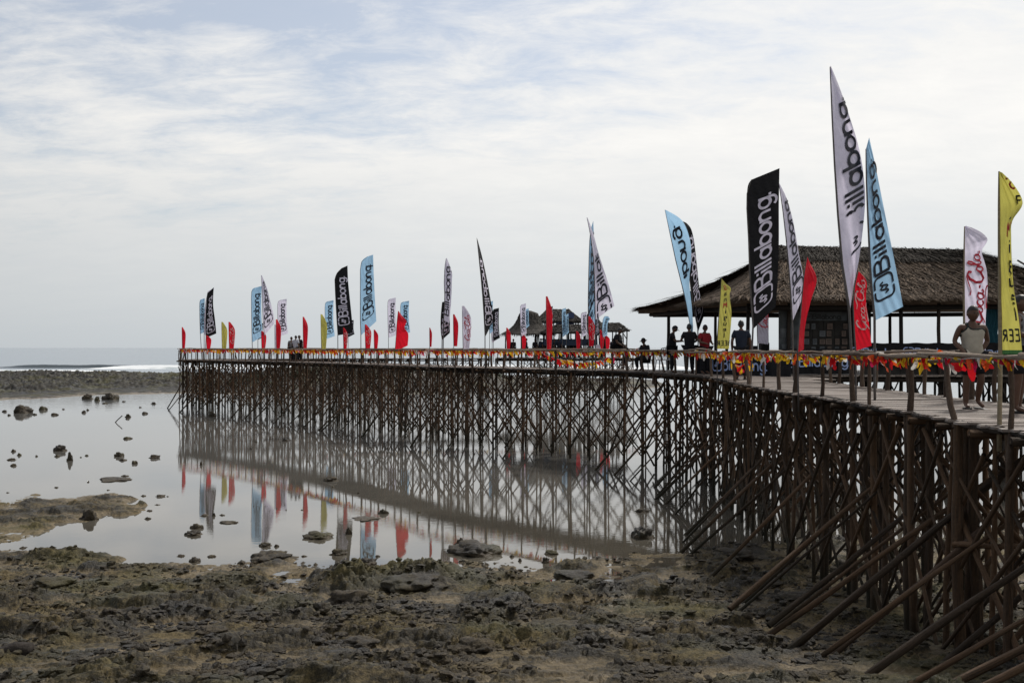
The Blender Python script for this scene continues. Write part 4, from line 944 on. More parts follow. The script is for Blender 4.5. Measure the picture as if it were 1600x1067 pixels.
small(501, 10, 491, 547, M_YEL, dpx(501), 'yellow flag with dark vertical lettering in front of the far blue flag', text=None)
small(473, 8, 495, 544, M_RED, dpx(473), 'lone red flag right of the group of standing people', text=None)
small(431, 8, 499, 546, M_RED, dpx(431), 'red flag in front of the medium white feather flag', text=None); small(408, 8, 517, 544, M_RED, dpx(409), 'small red flag between the far blue and white feather flags', text=None)
L_, R_ = rect(393, 411, 447, 535, 0, 10); flag('light blue feather flag with black lettering, beside the far tall white one', dpx(395), L_, R_, M_BLUE, 'surf', M_PBLACK, tr=(.14, .88), uc=.5, hw=.62, base=(395, 564), yaw=.3, fold=.3)
flag('far tall white feather flag with black lettering, right of the light blue one', dpx(412), [(413, 524), (411, 500), (410, 470), (409, 445), (408, 430)], [(429, 505), (427, 490), (422, 470), (417, 450), (409, 430)], M_WHITE, 'surf', M_PBLACK, tr=(.10, .9), uc=.5, hw=.65, base=(413, 565), yaw=.4, fold=.4)
flag('black feather flag with white lettering and pale turned top, at far left', dpx(321), [(322, 528), (321, 505), (322, 480), (324, 458)], [(338, 521), (336, 500), (333, 475), (334, 449)], M_BLACK, 'surf', M_PWHITE, tr=(.08, .86), uc=.5, hw=.62, base=(320, 564), yaw=.3, fold=.4)
flag('white feather flag directly behind the far left black flag', dpx(321) + .9, [(319, 522), (319, 500), (321, 475), (325, 455)], [(326, 528), (326, 500), (329, 470), (335, 450)], M_WHITE, None, base=(319, 564), yaw=.4, fold=.4)
L_, R_ = rect(312, 321, 466, 522, 0, 4); flag('leftmost light blue feather flag behind the far left black flag', dpx(316) + 2, L_, R_, M_BLUE, 'surf', M_PBLACK, tr=(.12, .88), uc=.5, hw=.7, base=(316, 564), yaw=.5, fold=.3)
small(284, 6, 511, 545, M_RED, dpx(285), 'leftmost red flag on the outer corner post of the pier', text=None); small(322, 8, 524, 545, M_RED, dpx(323) - .5, 'red flag end showing below the far left black flag', text=None)
small(346, 9, 503, 546, M_YEL, dpx(347), 'small yellow flag right of the far left black flag', text=None); small(357, 10, 503, 546, M_RED, dpx(358), 'red flag with pale script right of the far small yellow flag')
# --- far arm
def far(x0, x1, top, bot, D, m, tm, label, **k):
    L_, R_ = rect(x0, x1, top, bot, 0, 5); return flag(label, D, L_, R_, m, 'surf', tm, tr=(.12, .88), uc=.5, hw=.64, base=(x0 + 1, 557), yaw=.3, fold=.4, **k)
far(434, 450, 467, 526, 79, M_WHITE, M_PBLACK, 'medium white feather flag with black lettering on the far return arm')
far(508, 523, 469, 530, 81.5, M_BLUE, M_PBLACK, 'blue feather flag with dark lettering behind the yellow flag on the return arm')
far(606, 620, 465, 528, 83, M_WHITE, M_PBLACK, 'white feather flag on the return arm left of the large red flag'); far(626, 641, 470, 524, 83, M_BLUE, M_PBLACK, 'blue feather flag on the return arm behind the large red flag')
far(543, 554, 500, 527, 81.8, M_BLACK, M_PWHITE, 'little black feather flag peeking out behind the large black one'); far(402, 412, 505, 531, 78, M_BLACK, M_PWHITE, 'black flag end peeking out between the far blue and white flags')
far(764, 771, 470, 522, 83, M_BLUE, M_PBLACK, 'thin blue feather flag just right of the thin black curved flag'); far(770, 781, 481, 533, 82, M_BLACK, M_PWHITE, 'small black feather flag right of the thin blue one'); far(768, 776, 512, 536, 83.5, M_WHITE, M_PBLACK, 'short white flag end below the small black feather flag')
far(813, 823, 474, 526, 84, M_WHITE, M_PBLACK, 'white feather flag in front of the pointed thatched hut'); far(820, 827, 482, 514, 85, M_BLUE, M_PBLACK, 'blue feather flag beside the white one at the pointed hut')
far(878, 885, 481, 527, 84.4, M_BLUE, M_PBLACK, 'blue feather flag in front of the two-storey hut'); far(884, 889, 490, 524, 84.7, M_BLUE, M_PBLACK, 'second narrow blue flag overlapping the one at the two-storey hut')
far(908, 918, 487, 527, 84.5, M_WHITE, M_PBLACK, 'white feather flag right of the two-storey hut'); far(861, 864, 478, 510, 84, M_BLACK, M_PWHITE, 'narrow black flag just right of the tall plain red flag')
far(930, 937, 494, 527, 84, M_BLACK, M_PWHITE, 'dark flag with white lettering hidden behind the billowing white flag')
flag('light blue flag with curled hooked top beside the small gabled hut', 84, [(942, 527), (941, 515), (942, 500), (945, 494)], [(949, 524), (949, 508), (951, 502), (953, 498), (950, 494)], M_BLUE, 'surf', M_PBLACK, tr=(.1, .9), base=(942, 557), yaw=.3)
for (x, t_, lab) in [(791, 512, 'small red flag at the left end of the far hut platform'), (815, 521, 'small red flag below the white flag at the pointed hut'), (900, 517, 'small red flag between the far blue and white flags'), (937, 515, 'small red flag left of the curled blue flag'), (946, 524, 'small red flag right below the curled blue flag')]:
    small(x, 7, t_, 545, M_RED, 84, lab, text=None)
small(429, 5, 507, 545, M_WHITE, dpx(430) + 1, 'narrow white flag left of the red flag near the standing people', text=None)
# ---------------------------------------------------------------- thatch
def thatch_mat(name, a, b_, c):
    m, t, b = mat(name); ge = N(t, 'ShaderNodeNewGeometry')
    n = N(t, 'ShaderNodeTexNoise', i_Scale=3.2, i_Detail=8.0, i_Roughness=0.8); L(t, ge.outputs['Position'], n.inputs['Vector'])
    r = M_(t, 'ADD', M_(t, 'MULTIPLY', n.outputs[0], 0.6), M_(t, 'MULTIPLY', ge.outputs['Random Per Island'], 0.42))
    L(t, ramp(t, r, [(0.28, a), (0.52, b_), (0.78, c)]), b.inputs['Base Color']); b.inputs['Roughness'].default_value = 0.9; b.inputs['Specular IOR Level'].default_value = 0.15
    return m
M_TH = thatch_mat('dry_palm_thatch', (0.026, 0.019, 0.014), (0.098, 0.070, 0.050), (0.21, 0.155, 0.11))
M_TH2 = thatch_mat('ridge_thatch', (0.020, 0.018, 0.016), (0.058, 0.050, 0.042), (0.12, 0.105, 0.09))
M_THF = thatch_mat('grey_far_thatch', (0.030, 0.028, 0.026), (0.062, 0.056, 0.050), (0.11, 0.10, 0.09))
def slope_fn(A, B, Cc, Dd, sag):
    """A,B eave ends; Dd,Cc ridge ends above A,B"""
    A, B, Cc, Dd = map(Vector, (A, B, Cc, Dd))
    def S(u, v):
        p = A.lerp(B, u).lerp(Dd.lerp(Cc, u), v); p.z -= sag * 4 * v * (1 - v) * .5 + sag * .6 * (1 - v) * v * (1 - v); return p
    return S
def thatch_face(name, S, n, ln, wd, m, parent, seed, bare=MB, thick=.16, fringe=.25):
    r = random.Random(seed); base = MB(); nu, nv = 16, 12
    for lay in (0, -thick):
        for j in range(nv + 1):
            for i in range(nu + 1):
                p = S(i / nu, j / nv); base.v.append((p.x, p.y, p.z + lay))
    k = (nu + 1) * (nv + 1)
    for j in range(nv):
        for i in range(nu):
            a = j * (nu + 1) + i; f = (a, a + 1, a + nu + 2, a + nu + 1); base.f.append(f); base.f.append(tuple(x + k for x in reversed(f)))
    for i in range(nu): base.f.append((i, i + k, i + 1 + k, i + 1))
    for j in range(nv):
        a = j * (nu + 1); base.f.append((a, a + nu + 1, a + nu + 1 + k, a + k)); a += nu; base.f.append((a, a + k, a + nu + 1 + k, a + nu + 1))
    base.build('roof', m, parent)
    mb = MB(); L0 = (S(.5, 0) - S(.5, 1)).length
    for q in range(n):
        row = r.random() ** 1.25; u = r.uniform(-.004, 1.004); v = row
        if q < n * fringe: v = r.uniform(0, .03)
        l = ln * r.uniform(.6, 1.4); dv = l / L0; uu = u + r.gauss(0, .012)
        a = S(u, min(v + dv * .6, 1.0)); b = S(uu, max(v - dv * .05, 0)); d = (b - a)
        if d.length < 1e-4: continue
        d.normalize(); c = b + d * l * .4 * r.uniform(.4, 1.3); side = d.cross(Vector((0, 0, 1))).normalized() * wd * r.uniform(.5, 1.3)
        nrm = side.cross(d).normalized(); nrm = nrm if nrm.z > 0 else -nrm
        a = a + nrm * .01; b = b + nrm * r.uniform(.02, .09); c = c + nrm * r.uniform(.03, .13) - Vector((0, 0, r.uniform(0, .10) if v < .05 else 0))
        mb.add([a - side, a + side, b - side, b + side, c - side * .3, c + side * .3], [(0, 1, 3, 2), (2, 3, 5, 4)])
    o = mb.build(name, m, parent); tag(o, kind='stuff'); return o
# ---------------------------------------------------------------- the big open hut
hut = empty('thatched_hut', (7.9, 33, 0), 'large open-sided hut with wide low thatched hip roof on a stilted platform', 'hut')
ZE = 5.42 + DZ; ZRD = 7.45 + DZ
E = {'FL': (7.5, 33, ZE), 'FR': (21.5, 33, ZE), 'BR': (21.8, 41, ZE), 'BL': (5.15, 41.0, 5.34 + DZ)}
RL = (9.95, 37, ZRD); RR = (17.0, 37.2, 7.33 + DZ)
thatch_face('thatch', slope_fn(E['FL'], E['FR'], RR, RL, .28), 17000, .75, .020, M_TH, hut, 1)
thatch_face('thatch', slope_fn(E['BL'], E['FL'], RL, RL, .42), 9000, .75, .020, M_TH, hut, 2, fringe=.3)
thatch_face('thatch', slope_fn(E['FR'], E['BR'], RR, RR, .30), 5000, .75, .022, M_TH, hut, 3)
thatch_face('thatch', slope_fn(E['BR'], E['BL'], RL, RR, .30), 4000, .75, .03, M_TH, hut, 4)
# darker upper course along the ridge
def offset_patch(S, v0, lift):
    def T(u, v): 
        p = S(u, v0 + (1 - v0) * v); p.z += lift; return p
    return T
thatch_face('ridge_thatch', offset_patch(slope_fn(E['FL'], E['FR'], RR, RL, .28), .80, .08), 6000, .55, .018, M_TH2, hut, 5, fringe=.3, thick=.05)
thatch_face('ridge_thatch', offset_patch(slope_fn(E['BL'], E['FL'], RL, RL, .42), .84, .08), 1500, .5, .018, M_TH2, hut, 6, fringe=.3, thick=.05)
q = Quota(hut, M_DARKW)
for a, b in (((7.9, 33.5), (21, 33.5)), ((5.7, 40.6), (21, 40.4))): q.log('eave_beam', (a[0], a[1], 5.12 + DZ), (b[0], b[1], 5.12 + DZ), .09)
tag(log('eave_beam', (7.9, 33.4, 5.12 + DZ), (5.6, 40.7, 5.12 + DZ), .08, M_DARKW, hut))
for x in np.arange(8.3, 21, .62):   # rafters under the front slope
    q.log('rafter', (x, 33.1, 5.32 + DZ), (x + (12.5 - x) * .2 + 1, 36.9, 7.0 + DZ), .04)
POSTX = [(7.62, 38.0), (8.0, 34.2), (9.35, 34.0), (11.9, 33.8), (12.95, 40.2), (14.05, 40.2), (15.1, 40.2), (11.55, 33.9), (12.9, 36.2), (16.5, 33.8), (14.3, 33.6), (18.7, 33.8), (18.3, 40.3), (20.6, 40.3), (10.2, 40.3), (8.6, 40.3), (6.3, 40.2), (13.0, 33.7), (17.6, 36)]
for (x, y) in POSTX: q.log('post', (x, y, -.3), (x + lr.uniform(-.08, .08), y, 5.3 + DZ), .07)
# platform
fr = random.Random(8)
for x in np.arange(7.6, 21.2, .95):
    for y in (33.2, 35.6, 38, 40.6):
        q.log('stilt', (x + fr.uniform(-.2, .2), y, -.3), (x, y, ZD - .15), .055)
    if x < 20.5:
        q.log('platform_brace', (x, 33.2, fr.uniform(.3, 1)), (x + .95, 33.25, ZD - .3), .035); q.log('platform_brace', (x, 33.15, ZD - .4), (x + .95, 33.15, fr.uniform(.3, 1)), .035)
        q.log('platform_brace', (x, 40.6, .4), (x + 1.4, 40.6, ZD - .4), .035); q.log('platform_brace', (x + 1.4, 40.6, .4), (x, 40.6, ZD - .4), .035)
for y in (33.1, 35.6, 38, 40.8): q.log('floor_beam', (7.3, y, ZD - .17), (21.4, y, ZD - .17), .08)
x = 7.3
while x < 21.4:
    w = fr.uniform(.12, .2); mw = Matrix.Translation((x + w / 2, 36.9, ZD - .04)) @ Matrix.Diagonal((8.0, w, .05, 1)) ; mw = Matrix.Translation((x + w / 2, 36.9, ZD - .04)) @ Matrix.Rotation(PI / 2, 4, 'Z') @ Matrix.Diagonal((8.0, w, .05, 1))
    obj('floor_slat', plank_mesh(fr.randrange(9)), hut, mw); x += w + .012
# small forecourt between pier and hut
for k, y in enumerate(np.arange(29.2, 38.8, .16)):
    x0 = 8.1; obj('floor_slat', plank_mesh(k % 9), hut, Matrix.Translation(((x0 + 9.2) / 2 - (0 if y < 34 else 1.0), y, ZD - .045)) @ Matrix.Diagonal((1.5 if y < 33 else 2.6, .15, .03, 1)))
for x in (7.7, 8.6, 9.0):
    for y in (29.6, 31.4): q.log('stilt', (x, y, -.3), (x, y, ZD - .08), .055)
q.finish({})
# half wall, dark panels and notice wall
M_WALL = simple('dark_wall_boards', (0.030, 0.028, 0.026), .8, .2, var=.4, vscale=3)
M_GREYW = simple('grey_bulletin_board', (0.09, 0.10, 0.105), .8, .2, var=.45, vscale=2.2)
M_PAPER = simple('old_paper', (0.16, 0.12, 0.10), .8, .2, var=.3, vscale=5); M_PAPER2 = simple('grey_paper', (0.13, 0.14, 0.15), .8, .2, var=.3, vscale=5); M_INK = simple('faded_ink', (0.03, 0.03, 0.03), .8)
for k, x in enumerate(np.arange(11.75, 21, .42)):
    mb = MB(); mb.box((x + .2, 33.66, ZD + .50), (.41, .04, 1.02)); mb.build('wall_board', M_WALL, hut)
mb = MB(); mb.box((8.75, 34.15, ZD + .55), (.0, .0, .0))
wall = None
x = 9.05
while x < 11.5:
    w = .38; mb = MB(); mb.box((x + w / 2, 34.12, ZD + 1.16), (w - .015, .05, 2.25)); mb.build('wall_board', M_GREYW if x < 9.7 else M_WALL, hut); x += w
pr = random.Random(12)
for row, z in enumerate((4.52 + DZ, 4.27 + DZ, 4.0 + DZ, 3.74 + DZ)):
    for col in range(6):
        if pr.random() < .22: continue
        x = 9.98 + col * .26 + pr.uniform(-.03, .03); D = 34.07; w, h = pr.uniform(.13, .2), pr.uniform(.16, .21)
        o = MB(); o.box((x, D, z), (w, .012, h)); paper = o.build('notice', pr.choice([M_PAPER, M_PAPER2, M_PAPER]), hut)
        ln_ = MB()
        for k in range(4): ln_.box((x, D - .008, z + h * (.3 - .18 * k)), (w * pr.uniform(.5, .8), .004, .010))
        lo = ln_.build('printed_lines', M_INK, None); lo.parent = paper
def sign_text(mb, strokes, origin, right, up, scale, nrm):
    o = Vector(origin); right = Vector(right); up = Vector(up); nrm = Vector(nrm)
    def fn(x, y, k, side): return o + right * x * scale + up * y * scale + nrm * (.006 + k * .0006) 
    for k, (pts, w) in enumerate(strokes):
        Lp, R = ribbon(pts, w, .2); vs = []
        for a, b in zip(Lp, R): vs += [fn(*a, k, 1), fn(*b, k, 1)]
        mb.add(vs, [(i * 2, i * 2 + 1, i * 2 + 3, i * 2 + 2) for i in range(len(Lp) - 1)])
mb = MB(); mb.box((10.6, 34.07, 4.86 + DZ), (1.5, .02, .30)); sb = mb.build('sign_board', M_GREYW, hut)
mb = MB(); st, w = surf_word(); sign_text(mb, st, (9.98, 34.055, 4.76 + DZ), (1, 0, 0), (0, 0, 1), .17, (0, -1, 0)); lo = mb.build('sign_lettering', M_INK, None); lo.parent = sb
mb = MB(); mb.box((9.3, 34.06, 4.3 + DZ), (.42, .02, .30)); mb.build('notice', M_PAPER2, hut)
mb = MB(); mb.box((9.32, 34.06, 3.72 + DZ), (.36, .02, .40)); mb.build('notice', M_PAPER2, hut)
# banners hung on the rails
def banner(label, x0, x1, y0, y1, D0, D1, repeats, scale_h, m_txt, yo=.30):
    a = P(x0, y1, D0); b = P(x1, y1, D1); a.z = b.z = min(a.z, b.z); top = P(x0, y0, D0).z
    d = (b - a); Ln = d.length; d.normalize(); nr = Vector((d.y, -d.x, 0)); hgt = top - a.z
    root = empty('banner', a, label, 'banner', 'long black banners hung low on the rails')
    mb = MB(); n = 60
    def wv(t): return nr * .03 * math.sin(t * 31) + nr * .015 * math.sin(t * 77)
    for i in range(n + 1):
        for j in range(5):
            p = a + d * Ln * i / n + wv(i / n) * (1 - j / 5) + Vector((0, 0, hgt * j / 4 - .012 * math.sin(i * .5) * (j == 4))); mb.v.append(tuple(p))
    for i in range(n):
        for j in range(4): mb.f.append((i * 5 + j, (i + 1) * 5 + j, (i + 1) * 5 + j + 1, i * 5 + j + 1))
    mb.build('cloth', M_BLACK, root, True)
    st, w = surf_word(); sc = hgt * scale_h; gap = Ln / repeats
    for k in range(repeats):
        o = a + d * (gap * (k + .5) - w * sc / 2) + Vector((0, 0, hgt * yo)) + nr * .045
        pm = MB(); sign_text(pm, st, o, d, (0, 0, 1), sc, nr); pm.build('lettering', m_txt, root)
banner('low black banner with pale blue lettering standing behind the pier bend', 1088, 1236, 557, 585, 34.4, 30.5, 1, .60, M_PBLUE)
banner('black banner with small white lettering along the hut front, right of the wall', 1338, 1500, 536, 570, 33.5, 33.5, 2, .40, M_PBLUE, .36)
banner('black banner on the hut front at the far right edge', 1502, 1640, 536, 574, 33.5, 33.5, 1, .34, M_PBLUE, .36)
banner('black banner with pale lettering under the notice wall', 1222, 1336, 545, 584, 33.3, 33.5, 1, .36, M_PBLUE)
# blue curtain
mb = MB(); n = 14
for i in range(n + 1):
    x = 15.85 + .55 * i / n; 
    for j in range(8): mb.v.append((x + .05 * math.sin(j), 33.85 + .06 * math.sin(i * 1.7 + j * .2), 5.15 + DZ - 1.2 * j / 7))
for i in range(n):
    for j in range(7): mb.f.append((i * 8 + j, (i + 1) * 8 + j, (i + 1) * 8 + j + 1, i * 8 + j + 1))
tag(mb.build('curtain', cloth('teal_curtain_cloth', (0.03, 0.12, 0.16), .3), None, True), 'teal blue curtain bunched at a post under the hut eave', 'curtain')
# speakers on the hut floor
for (x, y, w, h, lab) in [(8.15, 34.6, .5, .95, 'dark loudspeaker box standing left of the hut wall'), (8.75, 34.9, .28, 1.05, 'narrow dark loudspeaker box right beside the hut wall')]:
    rt = empty('loudspeaker', (x, y, ZD), lab, 'loudspeaker'); mb = MB(); mb.box((x, y, ZD + h / 2), (w, .4, h)); mb.build('cabinet', simple('speaker_cabinet', (.012, .012, .013), .7), rt)
    mb = MB(); mb.tube([(x, y - .205, ZD + h * .3), (x, y - .23, ZD + h * .3)], w * .35, 14); mb.build('speaker_cone', M_WALL, rt); mb = MB(); mb.tube([(x, y - .205, ZD + h * .75), (x, y - .225, ZD + h * .75)], w * .2, 12); mb.build('speaker_cone', M_WALL, rt)

# ---------------------------------------------------------------- far huts
def hip(root, x0, x1, y0, y1, ze, rx0, rx1, zr, sag, seed, n=900, m=M_THF):
    a, b, c, d = (x0, y0, ze), (x1, y0, ze), (x1, y1, ze), (x0, y1, ze); ym = (y0 + y1) / 2; r0 = (rx0, ym, zr); r1 = (rx1, ym, zr)
    for i, (A, B, c2, d2) in enumerate(((a, b, r1, r0), (b, c, r1, r1), (c, d, r0, r1), (d, a, r0, r0))):
        thatch_face('thatch', slope_fn(A, B, c2, d2, sag), n, .5, .03, m, root, seed + i, thick=.12, fringe=.2)
def legs(root, xs, ys, z0, z1, r=.07):
    for x in xs:
        for y in ys: log('post', (x, y, z0), (x, y, z1), r, M_DARKW, root)
def X(px, D): return (px - 800) / F * D
D = 88
t = empty('thatched_hut', (X(826, D), D, ZD), 'far grey hut with tall pointed witch-hat roof, leftmost of the far huts', 'hut')
zt = lambda py, d=D: CZ - (py - 543) / F * d
prof = [(782, 522), (794, 514), (804, 506), (811, 493), (815, 488)]
mb = MB(); nseg = 28; cxx = X(826, D)
pf = [(0.5 * (X(870, D) - X(782, D)) + .0, zt(522)), (1.75, zt(515)), (1.25, zt(507)), (.95, zt(498)), (.75, zt(489)), (.25, zt(486)), (0.02, zt(485.5))]
for (rr, z) in pf:
    for k in range(nseg): mb.v.append((cxx + rr * math.cos(2 * PI * k / nseg) * (1 + .02 * math.sin(k * 5)), D + rr * math.sin(2 * PI * k / nseg), z + .03 * math.sin(k * 3)))
for i in range(len(pf) - 1):
    for k in range(nseg): mb.f.append((i * nseg + k, i * nseg + (k + 1) % nseg, (i + 1) * nseg + (k + 1) % nseg, (i + 1) * nseg + k))
mb.build('roof', M_THF, t)
st_ = MB(); rr_ = random.Random(4)
for k in range(3500):
    a = rr_.uniform(0, 2 * PI); q_ = rr_.random() ** 1.2 * (len(pf) - 1.2); i = int(q_); f = q_ - i; r0 = pf[i][0] * (1 - f) + pf[i + 1][0] * f; z0 = pf[i][1] * (1 - f) + pf[i + 1][1] * f
    o = Vector((cxx + r0 * math.cos(a), D + r0 * math.sin(a), z0)); out = Vector((math.cos(a), math.sin(a), 0)); s_ = Vector((-out.y, out.x, 0)) * .03; e = o + out * .16 - Vector((0, 0, rr_.uniform(.12, .3)))
    o = o + out * .03; st_.add([o - s_, o + s_, e + s_ * .4, e - s_ * .4], [(0, 1, 2, 3)])
tag(st_.build('thatch', M_THF, t), kind='stuff')
for k in range(10): a = 2 * PI * k / 10; log('post', (cxx + 2.0 * math.cos(a), D + 2.0 * math.sin(a), ZD), (cxx + 2.0 * math.cos(a), D + 2.0 * math.sin(a), zt(519)), .06, M_DARKW, t)
D = 91
t = empty('thatched_hut', (X(870, D), D, ZD), 'far two-storey hut with dark broad roof and open upper floor, behind the pointed hut', 'hut')
hip(t, X(836, D), X(909, D), 89, 94, zt(502, D), X(856, D), X(888, D), zt(483, D), .08, 30)
legs(t, [X(p, D) for p in (841, 852, 864, 876, 890, 902)], (89.6, 93.4), ZD, zt(500, D), .06)
mb = MB(); mb.box((X(870, D), 91.5, zt(519, D)), (3.8, 4, .14)); mb.build('upper_floor', M_DARKW, t)
mb = MB(); mb.box((X(872, D), 89.5, zt(514, D)), (3.6, .05, .5)); mb.build('balcony_wall', M_WALL, t)
mb = MB(); mb.box((X(874, D), 89.42, zt(510, D)), (X(880, D) - X(867, D), .03, .85)); sb = mb.build('logo_board', simple('navy_board', (.03, .04, .09), .7), t)
mb = MB(); st2, w2 = surf_logo(); sign_text(mb, st2, (X(869.5, D), 89.40, zt(513, D)), (1, 0, 0), (0, 0, 1), .42, (0, -1, 0)); lo = mb.build('logo', M_PBLUE, None); lo.parent = sb
mb = MB(); mb.box((X(891, D), 89.5, zt(499, D)), (.5, .05, 1.1)); mb.build('hanging_cloth', simple('navy_cloth', (.05, .07, .14), .8), t)
D = 87
t = empty('thatched_hut', (X(890, D), D, ZD), 'low long far hut roof in front of the two-storey hut', 'hut')
hip(t, X(846, D), X(935, D), 85.6, 89, zt(519, D), X(872, D), X(922, D), zt(507, D), .03, 50)
legs(t, [X(p, D) for p in (850, 862, 875, 888, 902, 916, 930)], (86, 88.8), ZD, zt(518, D), .05)
mb = MB(); mb.box((X(890, D), 85.9, zt(535, D)), (4.6, .05, .55)); mb.build('railing_cloth', simple('dark_blue_cloth', (.03, .045, .075), .8), t)
D = 86.5
t = empty('thatched_hut', (X(955, D), D, ZD), 'small far gabled hut on its own, rightmost of the far huts', 'hut')
z0, z1 = zt(516.5, D), zt(504, D); ym = D + 1.2
for i, (A, B, c2, d2) in enumerate((((X(925, D), D - .6, z0), (X(983, D), D - .6, z0), (X(971, D), ym, z1), (X(932, D), ym, z1)), ((X(983, D), D + 3.2, z0), (X(925, D), D + 3.2, z0), (X(932, D), ym, z1), (X(971, D), ym, z1)))):
    thatch_face('thatch', slope_fn(A, B, c2, d2, .05), 900, .4, .03, M_THF, t, 70 + i, thick=.1)
mb = MB(); mb.add([(X(983, D), D - .5, z0), (X(983, D), D + 3.1, z0), (X(971, D), ym, z1 - .1)], [(0, 1, 2)]); mb.build('gable', M_THF, t)
legs(t, [X(p, D) for p in (930, 945, 962, 979)], (D - .3, D + 2.8), ZD, z0, .06)
log('knee_brace', (X(979, D), D - .3, zt(530, D)), (X(970, D), D - .3, z0), .04, M_DARKW, t); log('knee_brace', (X(962, D), D - .3, zt(530, D)), (X(968, D), D - .3, z0), .04, M_DARKW, t)
D = 93
t = empty('thatched_hut', (X(925, D), D, ZD), 'far hut roof mostly hidden behind the billowing white flag', 'hut')
hip(t, X(911, D), X(938, D), 92, 95, zt(506, D), X(920, D), X(929, D), zt(490, D), .05, 90, 500); legs(t, [X(p, D) for p in (914, 935)], (92.4, 94.6), ZD, zt(505, D), .06)

# plastic chairs and white card
M_PLAST = simple('grey_white_plastic', (0.42, 0.42, 0.43), .45, .4)
def chair(x, y, rz, label):
    R = Matrix.Rotation(rz, 3, 'Z'); o = Vector((x, y, ZD)); rt = empty('plastic_chair', o, label, 'chair', 'white plastic garden chairs on the pier')
    def pt(a, b, c): return o + R @ Vector((a, b, c))
    mb = MB(); mb.box(pt(0, 0, .42), (.44, .42, .03), rz); mb.build('seat', M_PLAST, rt)
    for a in (-1, 1):
        for b in (-1, 1): mb = MB(); mb.tube([pt(a * .24, b * .23, 0), pt(a * .20, b * .19, .42)], [.018, .026], 6); mb.build('leg', M_PLAST, rt)
        mb = MB(); mb.tube([pt(a * .22, -.2, .42), pt(a * .25, -.2, .63), pt(a * .25, .2, .66)], .018, 6); mb.build('armrest', M_PLAST, rt)
    for k in range(5): mb = MB(); xx = -.16 + .08 * k; mb.tube([pt(xx, .2, .43), pt(xx * 1.05, .26, .66), pt(xx, .30, .86 - abs(k - 2) * .015)], .020, 5); mb.build('back_slat', M_PLAST, rt)
    mb = MB(); mb.tube([pt(-.24, .2, .43), pt(-.24, .27, .72), pt(-.16, .30, .86), pt(0, .31, .89), pt(.16, .30, .86), pt(.24, .27, .72), pt(.24, .2, .43)], .02, 6); mb.build('back_frame', M_PLAST, rt)
chair(X(1008, 39.2), 39.2, .3, 'white plastic chair carrying the seated man in a hat'); chair(X(1036, 38.2), 38.2, -.5, 'empty white plastic chair left of the man in the cap')
mb = MB(); a = P(938, 548, 41); mb.box(a + Vector((-.1, 0, .10)), (.22, .02, .28), M=Matrix.Rotation(-.35, 3, 'Y')); tag(mb.build('card', M_PWHITE), 'small white card tied upright to the rail below the billowing flag', 'card')
# ---------------------------------------------------------------- people
def skin_mesh(name, nodes, edges, m, sub=2, root=0):
    me = bpy.data.meshes.new('tmp'); names = list(nodes); idx = {k: i for i, k in enumerate(names)}
    me.from_pydata([nodes[k][0] for k in names], [(idx[a], idx[b]) for a, b in edges], [])
    o = bpy.data.objects.new('tmp', me); C.objects.link(o)
    sk = o.modifiers.new('s', 'SKIN'); sk.use_smooth_shade = True
    for i, k in enumerate(names):
        sv = me.skin_vertices[0].data[i]; r = nodes[k][1]; sv.radius = r if isinstance(r, tuple) else (r, r); sv.use_root = (i == root)
    ss_ = o.modifiers.new('u', 'SUBSURF'); ss_.levels = sub; ss_.render_levels = sub
    dg = bpy.context.evaluated_depsgraph_get(); out = bpy.data.meshes.new_from_object(o.evaluated_get(dg)); out.name = name
    bpy.data.objects.remove(o); bpy.data.meshes.remove(me)
    out.materials.clear(); out.materials.append(m); out.polygons.foreach_set('use_smooth', [True] * len(out.polygons))
    return out
